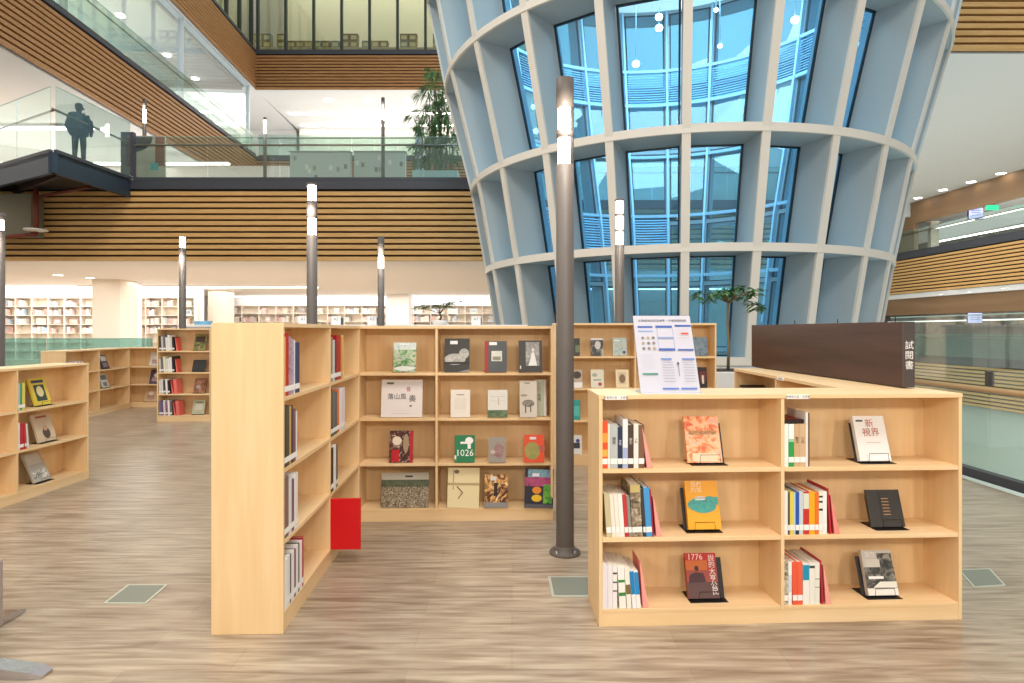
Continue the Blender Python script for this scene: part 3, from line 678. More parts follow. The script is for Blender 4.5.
on_front(0, 0, 690.8, .165, .224, .02, '#b3352a', [('r', 0, 0, 1, .36, '#5e4240'), ('r', 0, .36, 1, .62, '#a34a40'), ('r', .0, .62, .7, .86, '#c9672c'), ('p', [(.05, .34), (.1, .52), (.3, .58), (.55, .55), (.62, .36)], '#4a2c30'), ('e', .34, .66, .07, .06, '#3c2424'),
         ('r', 0, .84, 1, 1, '#c02a22'), ('t', '1776', .32, .91, .042, '#f6dcd0'), ('t', '說', .84, .88, .036, '#f4e6e0'), ('t', '的', .84, .73, .036, '#f4e6e0'), ('t', '大', .84, .58, .036, '#f4e6e0'), ('t', '亨', .84, .43, .036, '#f4e6e0'), ('t', '公', .86, .28, .036, '#f4e6e0'), ('t', '民', .88, .14, .036, '#f4e6e0')],
         'red book titled 1776 face out on the bottom shelf', 'black wire stand under the red 1776 book', shift=.0, sw=.20, sh=.2)
on_front(1, 2, 867.5, .17, .24, .028, '#ece7e2', [('t', '新', .5, .82, .048, '#b85a34'), ('t', '視界', .5, .62, .048, '#b85a34'), ('r', .08, .87, .3, .91, '#444444'), ('r', .3, .4, .75, .41, '#c9a08c'), ('r', .25, .0, .98, .17, '#f2efec')],
         'white book with red Chinese title face out on the top right shelf', 'black wire stand under the white red-titled book', shift=-.01, sw=.19)
on_front(1, 1, 881, .185, .192, .012, '#38342f', [('r', .42, .62, .62, .9, '#38342f')] + [('r', .42, .32 + .085 * i, .63, .345 + .085 * i, '#b5855a') for i in range(6)] + [('r', .36, 0, .37, 1, '#28241f')],
         'black book with copper bars on its cover, middle right shelf', 'black wire stand under the black book with copper bars', shift=.0, sw=.18)
PHOTO = artmat(['#23221f', '#4b4a44', '#a8a294'], 30, 1)
on_front(1, 0, 876, .165, .225, .03, '#cfc9be', [('r', .0, .16, 1, .62, PHOTO), ('r', .5, .55, .98, .93, PHOTO), ('t', '我在', .28, .9, .03, '#f6f4ee'), ('r', .1, .62, .55, .8, '#d9d4c9'), ('r', .1, .36, .6, .42, '#f2f0ea'), ('p', [(.2, .17), (1, .17), (1, .3), (.45, .3)], '#e6e1d6'), ('r', 0, 0, 1, .15, '#e9e5db')],
         'grey photo covered book face out on the bottom right shelf', 'black wire stand under the grey photo covered book', shift=-.02, sw=.19)

# ---- poster board on the front bookcase
pb = empty('poster_board', front.w(.225, .045, 1.177), (0, 0, YG), 'white notice poster leaning in an acrylic holder on the front bookcase', 'poster')
bd = MB().box(0, .312, 0, .004, 0, .435, mat('#c6c4d0', .3, spec=.4)); bw, bh = .312, .435
its = [('t', '主題書展延長至春季・好書推薦閱讀', .5, .93, .0165, '#4a4650'), ('r', .06, .835, .32, .86, '#3f5fa8'), ('r', .06, .78, .32, .8, '#8ba0cc'), ('r', .37, .835, .66, .865, '#3f5fa8'), ('r', .71, .85, .99, .875, '#3f5fa8')]
for i in range(3):
    for j in range(3): its.append(('e', .13 + .09 * i, .7 - .07 * j, .027, .019, ['#8a8078', '#a89878', '#7d7472'][(i + j) % 3]))
its += [('r', .385, .54, .39, .83, '#7d92c2'), ('r', .66, .54, .665, .83, '#7d92c2'), ('r', .385, .53, .665, .56, '#3f5fa8'), ('r', .39, .69, .66, .71, '#8a9cc4'), ('r', .71, .53, .98, .55, '#3f5fa8'), ('r', .8, .745, .93, .765, '#d9584a'), ('r', .06, .22, .32, .24, '#3f8a78'),
        ('r', .4, .41, .58, .43, '#6a86c2'), ('r', .76, .41, .97, .43, '#6a86c2'), ('r', .37, .035, .64, .055, '#5a78c2'), ('r', .68, .035, .95, .055, '#5a78c2'), ('e', .68, .36, .02, .02, '#556070'), ('r', .675, .2, .685, .35, '#77808c')]
for i in range(8): its.append(('r', .4, .375 - .035 * i, .6, .38 - .035 * i, '#8f8e9c')); its.append(('r', .76, .375 - .035 * i, .95, .38 - .035 * i, '#8f8e9c'))
for i in range(4): its.append(('r', .74, .8 - .035 * i if i else .8, .93, .805 - .035 * i if i else .805, '#d4b8b0')); its.append(('r', .06, .48 - .05 * i, .28, .485 - .05 * i, '#c4c2cc'))
cover_geo(bd, bw, bh, its)
bo = bd.build('printed_sheet', pb, (0, 0, .005), (R_(-23), 0, 0))
MB().box(-.004, .316, .0045, .007, 0, .439, glass('acrylic', '#f2f4f6', .1)).build('acrylic_back', pb, (0, 0, .005), (R_(-23), 0, 0))
MB().box(0, .312, -.03, .12, 0, .004, mat('#d9dde2', .2)).build('holder_foot', pb)

# ---- dark sign panel standing on the side bookcase
sp = empty('sign_panel', (2.265, 3.43, 1.177), (0, 0, R_(91.4)), 'long dark brown sign panel standing on the receding low bookcase', 'sign')
MB().box(.012, 2.05, -.0, .064, .006, .376, wood('dark_walnut', '#38231c', '#4b3128', 0, .4)).build('panel', sp, bevel=.002)
ep = MB().box(0, .012, -.0, .064, .006, .376, mat('#4b4240', .3)); 
for i, ch in enumerate('試閱書'): add_text(ep, ch, lambda a, b: (-.001, -a + .0, b), .052, mat('#f4f2ee', .5), -.032,   .24 - .056 * i)
ep.build('end_plate', sp)
MB().box(.05, 2.0, .012, .052, 0, .006, BLACK).build('foot', sp)
for i in range(4): MB().tube([(.12 + .6 * i, .032, .376), (.12 + .6 * i, .032, .405)], .003, BLACK, 6).build('fixing_pin', sp)

# ---- tall middle bookcase books (spines face the aisle)
for bay, lev, items, pl in (
    (0, 3, [(2.2, 30, '#f0a040', 'orange', dict(sticker=True)), (3.2, 32, '#c01f26', 'red'), (3, 30, '#a88a98', 'mauve patterned', dict(art=(('#5a4a6a', '#b090a0', '#d8c0c8'), 40))), (3, 28.8, '#9a8fae', 'violet patterned', dict(art=(('#6a6a9a', '#b8a8c8', '#d0b0a8'), 44))), (1.6, 28, '#e4e6ee', 'thin white'), (5.6, 26.8, '#2f3f66', 'thick navy')], 'top shelf, near bay of the tall bookcase'),
    (0, 2, [(3, 31, '#3b3633', 'black'), (3.2, 30.5, '#4a4a44', 'charcoal'), (2.2, 30, '#c9a060', 'ochre'), (2, 30, '#35322e', 'slim black'), (3.4, 27.5, '#7e5468', 'plum'), (1.8, 26, '#e8e4e6', 'slim white')], 'second shelf, near bay of the tall bookcase'),
    (0, 1, [(1.4, 30, '#4a7a58', 'green'), (4, 30.5, '#8a6468', 'dusty rose'), (3.5, 28, '#dfe2e0', 'pale grey'), (3, 27, '#7e5a6e', 'plum'), (2, 29, '#efefef', 'white'), (2.6, 29, '#e8e6e4', 'cream white')], 'third shelf, near bay of the tall bookcase'),
    (0, 0, [(4, 25, '#f1efec', 'white edged'), (3, 25.5, '#e6e4e4', 'pale'), (1.4, 25, '#41444c', 'thin slate'), (3.6, 25.5, '#edeaea', 'wide white'), (2, 25, '#74424e', 'maroon'), (3, 26, '#eeeaea', 'glossy white'), (1.4, 26, '#33363c', 'thin black'), (3.4, 26, '#f0eeee', 'plain white'), (1.8, 27, '#b5262e', 'red')], 'bottom shelf, near bay of the tall bookcase'),
    (1, 3, [(3, 29, '#8d8a88', 'grey'), (3, 27, '#d9d6d0', 'pale grey'), (2.5, 26.5, '#4a2c30', 'dark maroon'), (6.5, 30, '#b8181f', 'wide crimson'), (3, 29, '#e0a040', 'ochre', dict(sticker=False)), (1, 30, '#e8d8a0', 'thin cream')], 'top shelf, far bay of the tall bookcase'),
    (1, 2, [(3.2, 29, '#47483f', 'dark olive'), (3, 29, '#6a6e6c', 'slate grey'), (3.4, 28, '#585c58', 'grey green'), (3, 29, '#ea7630', 'orange'), (4, 29, '#ece8ea', 'white'), (5, 29, '#e6dfe4', 'pale pink')], 'second shelf, far bay of the tall bookcase'),
    (1, 1, [(4, 28, '#26262a', 'black'), (4, 29, '#efefec', 'white'), (2, 28, '#3c3a3c', 'thin black')], 'third shelf, far bay of the tall bookcase')):
    row(mid, bay, lev, [(it[0] * (1.3 if bay == 0 else 1.75),) + it[1:] for it in items], pl, d=.22, y0=.004)
z4 = mid.lv[0]
display_book(mid.w(mid.xs[1] + .012, -.19, z4 + .001), mid.yaw + R_(90), .215, .325, .018, '#d8141c', [('r', .8, .07, .86, .16, '#f0d0c8')], 'large bright red folder book sticking out of the tall bookcase', 0)
o = MB().box(0, .02, 0, .2, 0, .31, mat('#4a6aa8', .5)).build('book', None, mid.w(mid.xs[1] + .035, -.16, z4 + .001), (0, 0, mid.yaw)); tag(o, 'blue edged book standing right behind the large red folder book', 'book')
MB().box(.003, .017, -.001, .196, .003, .312, PAGES).build('pages', o)
o = MB().box(0, .15, 0, .2, 0, .012, mat('#7fa878', .5)).build('book', None, mid.w(mid.xs[1] + .01, .03, mid.lv[1] + .001), (0, 0, mid.yaw)); 
bpy.data.objects.remove(o)

# ---- face-out books on the near display bookcase (back)
def show(case, xl, yb, xr, yt, Yf, cover, items, label, t=.018, roll=0, ly=.014, tilt=9, lev=None):
    """book whose front cover spans the given outline at the shelf"""
    Y = Yf + ly; X0 = (xl - CX) / F * Y; w_ = (xr - xl) / F * Y
    zl = case.lv[lev] + .0008
    h = abs(yb - yt) / F * (Y + .02) * .985
    return display_book((X0, Y, zl + .004), case.yaw, w_, h, t, cover, items, label, tilt, roll)
def z4x(u): return 350 + u / 4.876
def sh4(u0, u1, v0, v1, lev, *a, **k):
    return show(back, z4x(u0), v1 / 4.876, z4x(u1), v0 / 4.876, 4.80, *a, lev=lev, **k)
GRNP = artmat(['#2f6a4a', '#6a9a5a', '#c8c8b0', '#4a7a7a'], 24, 1)
DKART = artmat(['#1c1a1a', '#5a1c1c', '#c8b89a'], 20, 2)
sh4(210, 320, 150, 297, 3, GRNP, [('r', 0, .75, 1, 1, artmat(['#9ac0d0', '#d8dcd0', '#8ab0b8'], 20)), ('e', .5, .12, .45, .08, '#dfe2da'), ('r', .3, .93, .7, .96, '#f4f4f4')], 'green landscape painting book on the top shelf, left bay')
sh4(460, 582, 130, 297, 3, '#35322f', [('e', .42, .38, .42, .17, artmat(['#8a8680', '#c8c4bc'], 26)), ('e', .78, .55, .2, .15, artmat(['#8a8680', '#c8c4bc'], 26)), ('r', 0, .24, 1, .3, '#1e1c1b'), ('r', .22, .83, .52, .93, '#e8e6e4'), ('p', [(.5, 0), (1, 0), (1, .08)], '#8a8680')], 'charcoal book with pale cloud shape, first in the right bay top shelf')
sh4(657, 765, 143, 297, 3, '#4d5050', [('r', 0, 0, .16, 1, '#a02c2a'), ('r', .3, .35, .78, .68, '#d8d4c8'), ('r', .36, .38, .72, .5, '#8a8878'), ('r', .2, .87, .55, .97, '#eceae6')], 'grey cloth book with red spine strip on the top shelf')
sh4(823, 938, 140, 297, 3, '#3a3634', [('r', .3, .2, .88, .95, artmat(['#6a6662', '#b8b4ae'], 20)), ('p', [(.42, .2), (.78, .2), (.66, .62), (.56, .62)], '#e6e4e0'), ('e', .61, .7, .06, .06, '#d8d4ce'), ('r', .05, .1, .1, .2, '#e0dcd8')], 'dark framed bride photograph book, rightmost on the top shelf')
sh4(150, 350, 335, 520, 2, '#e6dcd8', [('t', '落山風', .38, .54, .05, '#2c2a2a'), ('t', '奏', .76, .48, .06, '#2c2a2a'), ('t', '音', .66, .74, .04, '#c04a62'), ('r', .13, .88, .3, .93, '#6a6a44'), ('r', .25, .1, .7, .105, '#b8aeac'), ('r', .25, .18, .7, .183, '#c8beba'), ('e', .72, .3, .03, .02, '#333333')], 'large square white book with brush calligraphy on the second shelf')
sh4(490, 585, 382, 518, 2, '#e2d8cc', [('r', .3, .8, .7, .83, '#8a8078'), ('r', .2, .3, .8, .7, '#dbd0c4')], 'plain pale beige book, first in the right bay second shelf')
sh4(672, 768, 380, 515, 2, '#dedad0', [('r', 0, 0, 1, .26, artmat(['#2f4a28', '#6a7a50'], 30)), ('r', .1, .75, .9, .76, '#b0aca4'), ('r', .54, .45, .56, .7, '#b03838'), ('r', .1, .6, .9, .61, '#c8c4bc')], 'pale book with green field strip along its bottom')
sh4(828, 912, 335, 515, 2, '#d2c6b8', [('e', .5, .38, .36, .1, artmat(['#5a5248', '#9a8e80'], 26)), ('r', .3, .12, .38, .36, '#6a6054'), ('r', .6, .14, .67, .36, '#6a6054'), ('e', .25, .6, .2, .03, '#a09484'), ('r', .3, .92, .6, .95, '#888070')], 'beige book with horse drawing, right end of the second shelf')
sh4(900, 958, 335, 515, 2, '#aeb09a', [('t', '馬\n場', .4, .5, .03, '#5a5a48'), ('r', .8, 0, 1, 1, '#d8d4cc')], 'sage green book half behind the horse drawing book', ly=.09)
def sh5(u0, u1, v0, v1, lev, *a, **k):
    return show(back, z4x(u0), v1 / 4.876, z4x(u1), v0 / 4.876, 4.80, *a, lev=lev, **k)
sh5(190, 305, 80, 235, 1, DKART, [('r', .1, .02, .42, .4, '#c01c24'), ('r', .86, 0, 1, 1, '#b82430'), ('e', .32, .68, .2, .14, '#e8d8c0'), ('e', .7, .6, .12, .3, '#a89070')], 'dark red and cream costume book on the third shelf, left bay')
sh5(510, 608, 97, 230, 1, '#1f7a4c', [('t', '1026', .5, .34, .072, '#f2f2ee'), ('e', .72, .8, .2, .13, '#f2f2ee'), ('r', .64, .5, .8, .72, '#f2f2ee'), ('r', .28, .68, .7, .76, '#f2f2ee'), ('r', 0, .12, .08, .26, '#f2f2ee')], 'green book with white figure drawing on the third shelf')
sh5(675, 760, 105, 228, 1, '#9a9288', [('p', [(.1, .3), (.5, .8), (.9, .6), (.8, .1), (.4, .25)], artmat(['#8a5a58', '#b09088'], 36)), ('e', .25, .42, .14, .08, '#c0b4aa')], 'grey book with mauve shell-like drawing on the third shelf')
sh5(850, 948, 90, 225, 1, '#e6512c', [('e', .4, .42, .38, .32, artmat(['#8a8a4a', '#b0a050'], 40)), ('e', .88, .5, .16, .12, '#c05a50'), ('r', .28, .83, .6, .92, '#e8e6e4')], 'orange-red book with olive disc on the third shelf')
sh5(150, 382, 287, 455, 0, artmat(['#3a3228', '#6a5a48', '#a89a80', '#c8bca0'], 50, 2), [('r', 0, .8, 1, 1, '#bcb4a4'), ('r', 0, .6, 1, .8, artmat(['#3a4a34', '#6a6a50'], 30)), ('r', .5, .87, .66, .92, '#3a3a34')], 'wide landscape format book with tangled roots photograph, bottom shelf')
sh5(473, 628, 264, 458, 0, '#e6d6a8', [('r', 0, .56, 1, .62, '#b8a070'), ('r', .16, .45, .2, .95, '#b8a488'), ('p', [(.3, .55), (.5, .38), (.35, .22), (.33, .24), (.45, .38), (.28, .52)], '#8a7050'), ('e', .28, .9, .08, .05, '#7a6a58')], 'cream book with thin line drawing on the bottom shelf', roll=1)
sh5(655, 770, 290, 450, 0, artmat(['#1a1614', '#6a3a1c', '#e8b060', '#f2e0c0'], 16, 2), [('r', .24, .82, .5, .95, '#d8d4ce'), ('r', .4, .35, .55, .75, '#2a2220'), ('r', 0, 0, 1, .16, '#8d8a86')], 'dark book with golden figures photograph on the bottom shelf', roll=.5)
sh5(850, 990, 264, 455, 0, '#2c2a3a', [('r', .1, .78, .95, .98, artmat(['#4a6a8a', '#8ab8c8', '#6a4a7a'], 30)), ('r', .0, .55, 1, .78, artmat(['#7a3a6a', '#c04a7a', '#33304a'], 22)), ('r', .65, .12, .95, .6, artmat(['#2f6a2f', '#7ac04a'], 30)), ('e', .42, .45, .16, .09, '#e8902c'), ('e', .42, .25, .18, .09, '#e8c02c'), ('r', .25, .8, .5, .88, '#e8e6f0'), ('r', 0, 0, 1, .1, '#5a5a60')], 'dark comic-style book with neon colours, right end of bottom shelf', roll=2)

# ---- face-out books on the rear bookcase
def shr(x0, x1, y0, y1, lev, *a, **k): return show(rear, x0, y1, x1, y0, 6.80, *a, lev=lev, **k)
PORT = artmat(['#1c1a1a', '#4a4644', '#b8b2a8'], 12, 1); SEA = artmat(['#8aa0a8', '#b8c0b8', '#a8a890'], 24, 1)
shr(571, 580, 336.5, 354.5, 3, '#3c3e3a', [('r', .5, .2, 1, .6, '#6a7a5a')], 'dark book half hidden by the lamp post, rear top shelf')
shr(591, 603.5, 336.5, 354.5, 3, PORT, [('e', .55, .6, .24, .24, '#c8c0b8'), ('r', 0, .9, 1, 1, '#d8d4d0')], 'black and white portrait book on the rear top shelf')
shr(613, 627, 336, 354.5, 3, SEA, [('r', .1, .82, .5, .88, '#e8e8e4'), ('e', .8, .2, .1, .08, '#33466a')], 'pale sea coloured book on the rear top shelf')
shr(693, 708, 335.5, 354.5, 3, artmat(['#4a5a68', '#7a8a94', '#3a4650'], 20), [('r', .2, .2, .8, .8, artmat(['#5a6a78', '#8a9aa4'], 30))], 'slate blue book right of the poster, rear top shelf')
shr(572, 582.5, 368, 386.5, 2, '#b8a898', [('r', 0, 0, 1, .3, '#eceae8'), ('e', .5, .7, .4, .2, '#4a4038')], 'brown and white book beside the lamp post, rear second shelf')
shr(591, 604, 368, 386.5, 2, '#e2dcc8', [('e', .3, .7, .2, .1, '#a8b0a0'), ('e', .7, .2, .15, .1, '#b84a50'), ('r', .2, .4, .8, .46, '#8a9090')], 'cream book with small drawings on the rear second shelf')
shr(616, 629, 368, 386.5, 2, '#ecd9b0', [('r', .2, .2, .8, .85, '#d8c0a0'), ('e', .5, .5, .24, .24, '#8a6a50')], 'cream framed portrait book on the rear second shelf')
shr(697, 707.5, 365, 386, 2, '#2a1a1c', [('r', .3, .3, .9, .8, '#6a2a30'), ('r', .5, .2, .7, .6, '#d8c8b8')], 'dark maroon book right of the poster, rear second shelf')
shr(571, 580.5, 398, 418, 1, '#2f9a94', [('r', .1, .2, .9, .7, '#58b8b0')], 'turquoise book beside the lamp post, rear third shelf')
shr(572, 582, 431, 450, 0, '#dcdad8', [('r', .2, .3, .8, .6, '#3a3a44'), ('e', .6, .7, .2, .1, '#4a4a8a')], 'white book beside the lamp post, rear bottom shelf')

# ---- left near bookcase
row(lnear, 1, 2, [(2.8, 24, '#b8c8d8', 'pale blue'), (2.2, 24, '#4a9a5a', 'green'), (3, 24, '#e4d060', 'yellow-green')], 'top shelf of the bookcase at the left edge', d=.18)
row(lnear, 1, 1, [(2.6, 24, '#ece8e8', 'white'), (4, 23.5, '#b82a36', 'crimson'), (2, 23, '#c8323c', 'bright red', dict(lean=-3)), (1.8, 22, '#e0dcd8', 'pale', dict(lean=-5))], 'middle shelf of the bookcase at the left edge', d=.18)
def face_out(case, lx, lev, w_, h, cover, items, label, slabel, t=.02, tilt=18, ly=.07, stand=True, yawoff=0):
    z = case.lv[lev] + .0008
    if stand: book_stand(case.w(lx, ly, z), case.yaw + yawoff, w_, h * .8, slabel, tilt, .1, 0, .04)
    c, s_ = math.cos(case.yaw), math.sin(case.yaw); dy = .027 - t * math.cos(R_(tilt))
    p = case.w(lx, ly + dy, z + .003 + t * math.sin(R_(tilt)))
    return display_book(p, case.yaw + yawoff, w_, h, t, cover, items, label, tilt)
face_out(lnear, 1.16, 2, .2, .26, '#e2c84a', [('r', .2, .15, .8, .75, '#3c4a3c'), ('e', .5, .5, .2, .2, '#e8d8a0'), ('r', .15, .82, .85, .92, '#3c4a5c')], 'yellow framed book face out at the left edge bookcase', 'black wire stand under the yellow framed book')
face_out(lnear, 1.2, 1, .22, .27, '#d4bda0', [('e', .55, .3, .2, .2, '#5a4438'), ('e', .55, .48, .12, .1, '#c8a080'), ('r', .2, .85, .8, .92, '#a85a48')], 'tan book with portrait face out on the middle left shelf', 'black wire stand under the tan portrait book')
face_out(lnear, 1.15, 0, .2, .29, '#b8b0a4', [('r', .1, .6, .9, .95, '#d0c8bc'), ('r', .1, .1, .9, .4, artmat(['#5a5650', '#b8b2a8', '#e8e4da'], 30))], 'grey photo book face out on the bottom left shelf', 'black wire stand under the grey photo book', tilt=26)

# ---- four shelf bookcase
cc = [('#4a4440', 'dark'), ('#c8c0b4', 'pale'), ('#ece8e4', 'white'), ('#d9d4cf', 'light grey'), ('#2c2a2c', 'black'), ('#6a6a70', 'slate'), ('#e4e2b8', 'pale yellow')]
names4 = ['bottom', 'third', 'second', 'top']
for lev in range(4):
    its = []; seq = {3: '#4a4440 #c8c0b4 #6a6a70 #ece8e4 #ece8e4 #d9d4cf #2c2a2c', 2: '#c8c0b4 #6a6a70 #e4e2b8 #d9d4cf #ece8e4 #ece8e4 #2c2a2c', 1: '#d9d4cf #d9d4cf #4a4440 #ece8e4 #2c2a2c', 0: '#7a6a90 #6a5a80 #d9d4cf #8a5a78 #ece8e4 #6a6a70'}[lev].split()
    nm = dict((a, b) for a, b in cc); nm.update({'#7a6a90': 'violet', '#6a5a80': 'purple', '#8a5a78': 'plum'})
    for c in seq: its.append((3.2, random.uniform(22, 27), c, nm[c], dict(lean=-3, gap=.3)))
    x = row(four, 0, lev, its, f'{names4[lev]} shelf of the four shelf bookcase', d=.2)
    bookend(four, x + .03, four.lv[lev], f'wide coral bookend on the {names4[lev]} shelf of the four shelf bookcase', 6, .22, '#e05a50', '#e8736a')
    if lev < 2: book(four, x + .068, four.lv[lev], .05, .24, .18, '#e8736a', 'coral', f'thick coral book right of the bookend, {names4[lev]} shelf, four shelf bookcase', lean=-5, sticker=False)
face_out(four, .54, 3, .2, .28, artmat(['#3a3c2c', '#8a8a4a', '#c8b080'], 16), [('r', .1, .5, .9, .85, '#4a3a2c')], 'dark green and brown book on the top shelf, four shelf bookcase', 'stand under the dark green and brown book', ly=.1)
face_out(four, .52, 2, .22, .2, '#343634', [('r', .1, .1, .9, .9, '#3c3e3c')], 'plain black book on the second shelf, four shelf bookcase', 'stand under the plain black book', ly=.1)
face_out(four, .54, 1, .19, .25, artmat(['#4a2c22', '#a86a4a', '#c8a890'], 14), [('e', .4, .4, .2, .12, '#b0aca8')], 'brown picture book on the third shelf, four shelf bookcase', 'stand under the brown picture book', ly=.1)
face_out(four, .52, 0, .2, .24, '#c8cdb0', [('r', .2, .3, .8, .7, '#dfe0d0'), ('r', .2, .8, .8, .86, '#6a7a5a')], 'pale green book on the bottom shelf, four shelf bookcase', 'stand under the pale green book', ly=.1)

# ---- far left low bookcases
for i, (lx, lev, c, lab) in enumerate(((1.30, 2, '#5a4a58', 'dark photo book on the top shelf of the far left bookcase'), (1.3, 1, '#d8dcd8', 'pale book on the middle shelf of the far left bookcase'))):
    face_out(lfar, lx, lev, .22, .26, c, [('r', .1, .55, .9, .9, '#e8e4e4' if i == 0 else '#7a8a9a'), ('r', .2, .1, .8, .4, '#8a8480')], lab, 'stand under the ' + lab.split(' of ')[0].split(' on ')[0] + ' in the far left bookcase', ly=.09)
for i, (lx, lev, c, lab) in enumerate(((.62, 2, '#e0dcd4', 'white book with small picture, corner bookcase top shelf'), (.62, 1, '#5a4e6a', 'purple grey book, corner bookcase middle shelf'), (.52, 0, '#d8b890', 'tan portrait book, corner bookcase bottom shelf'))):
    face_out(lend, lx - .18, lev, .24, .28, c, [('r', .2, .15, .8, .45, '#b89a90'), ('e', .5, .6, .2, .15, '#ece4dc')], lab, 'stand under the ' + lab.split(',')[0] + ' in the corner bookcase', ly=.1)
row(lfar, 0, 2, [(3, 18, '#e8e6ea', 'white'), (3, 19, '#c8c8d0', 'pale grey'), (3, 18, '#6a6a74', 'slate'), (4, 19, '#ece8e8', 'ivory'), (3, 17, '#4a4a58', 'dark blue'), (4, 18, '#e4e2e6', 'pale lilac'), (3, 17, '#8a8a90', 'grey')], 'top shelf of the far left bookcase', x0=.3, d=.2)
# side bookcase books
row(side, 0, 2, [(2.5, 24, '#3a3230', 'black'), (2, 22, '#ece4d8', 'cream'), (2, 23, '#4a3a34', 'dark brown'), (2.4, 22, '#ece8e0', 'white'), (3, 21, '#d9483c', 'red'), (3, 21, '#e0584a', 'coral red')], 'top shelf of the receding low bookcase', x0=.1, d=.2)

# ------------------------------------------------------------------ plants
def leaf(mb, p, d, L, wd, m, droop=.3):
    d = Vector(d).normalized(); s = d.cross(Vector((0, 0, 1)))
    s = s.normalized() if s.length > .05 else Vector((1, 0, 0)); p = Vector(p)
    q1 = p + d * L * .45 + Vector((0, 0, -droop * L * .15)); q2 = p + d * L + Vector((0, 0, -droop * L * .6)); up = Vector((0, 0, wd * .15))
    mb.poly([p, q1 + s * wd / 2 + up, q2, q1 - s * wd / 2 + up, q1], [(0, 1, 4), (1, 2, 4), (2, 3, 4), (3, 0, 4)], m)
LG = mat('#4a7440', .5); LG2 = mat('#5f8a4c', .5)
Yt = 8.0; tx = (728 - CX) / F * Yt
tr = empty('potted_tree', (tx, Yt, 0), label='slender tree with flat leafy crown in a white planter behind the poster', cat='potted tree')
MB().box(-.3, .5, -.25, .35, 0, .98, mat('#e6e8ea', .4)).build('planter', tr, bevel=.01)
MB().box(-.27, .47, -.22, .32, .98, .99, mat('#3c3028', .9)).build('soil', tr)
trunk = MB().tube([(0, 0, .96), (.01, 0, 1.3), (-.005, 0, 1.6), (.0, 0, 1.92)], [.022, .019, .017, .015], mat('#7a6d56', .8), 10)
fo = MB(); rnd = random.Random(3); brs = []
for k in range(9):
    a = 2 * math.pi * k / 9 + rnd.uniform(-.2, .2); L = rnd.uniform(.22, .4); z = 1.9 + rnd.uniform(-.02, .06)
    e = (L * math.cos(a), L * .8 * math.sin(a), z + rnd.uniform(-.03, .1)); brs.append(e)
    trunk.tube([(0, 0, 1.86), (e[0] * .5, e[1] * .5, z + .06), e], [.009, .007, .004], mat('#7a6d56', .8), 6)
brs += [(-.05, 0, 2.03), (.08, .05, 2.05)]; trunk.tube([(0, 0, 1.9), (0, 0, 2.03)], [.01, .005], mat('#7a6d56', .8), 6)
for e in brs + [(.38, -.05, 1.8), (.33, 0, 1.86)]:
    for j in range(22):
        a = rnd.uniform(0, 6.28); leaf(fo, (e[0] + rnd.uniform(-.05, .05), e[1] + rnd.uniform(-.05, .05), e[2] + rnd.uniform(-.03, .03)), (math.cos(a), math.sin(a), rnd.uniform(-.6, .5)), rnd.uniform(.1, .17), .055, LG if j % 2 else LG2)
trunk.build('trunk', tr); fo.build('foliage', tr)

Yb = 12.0; bn = empty('potted_bonsai', ((440 - CX) / F * Yb, Yb, 1.62), label='small bonsai with flat pine-like crown in the lobby behind the bookcase', cat='potted plant')
MB().lathe([(.001, 0), (.13, 0), (.17, .08), (.16, .09), (.001, .085)], mat('#e8e6e2', .5), 20).build('pot', bn)
t2 = MB(); f2 = MB()
t2.tube([(0, 0, .08), (.02, 0, .16), (-.01, 0, .25), (0, 0, .34)], [.025, .02, .015, .01], mat('#5c4a38', .8), 8)
for (bx, bz) in ((-.38, .32), (-.2, .36), (.18, .4), (.32, .44), (0, .37), (.1, .34)):
    t2.tube([(0, 0, .22), (bx * .5, 0, bz - .03), (bx, 0, bz)], [.01, .007, .004], mat('#5c4a38', .8), 6)
    for j in range(34):
        a = rnd.uniform(0, 6.28); leaf(f2, (bx + rnd.uniform(-.14, .14), rnd.uniform(-.12, .12), bz + rnd.uniform(-.02, .03)), (math.cos(a), math.sin(a), .2), .12, .06, LG)
t2.build('trunk', bn); f2.build('foliage', bn)
ct = empty('display_counter', (-1.75, 12.0, 0), label='white lobby counter carrying the bonsai and white number boxes', cat='counter')
MB().box(-4.6, 2.0, -.3, .4, 0, 1.58, mat('#f0eeec', .5)).build('cabinet', ct); MB().box(-4.65, 2.05, -.34, .44, 1.58, 1.62, mat('#fafafa', .4)).build('counter_top', ct)
for (xp, tx_) in ((303, 'A1'), (336, 'A2'), (372, 'A3'), (476, 'A7')):
    X = (xp - CX) / F * 11.9; b = empty('number_box', (X, 11.9, 1.62), label=f'white box marked {tx_} standing on the lobby counter', cat='sign box')
    mb = MB().box(-.09, .09, 0, .12, 0, .17, mat('#f3f2f2', .5)); add_text(mb, tx_, lambda a, c: (a, -.002, c), .08, mat('#8a8888', .6), 0, .11); mb.build('body', b)
    MB().box(.0, .014, -.0, .01, 0, .01, BLACK).box(.1, .11, 0, .12, 0, .14, mat('#55585c', .5)).build('back_plate', b)

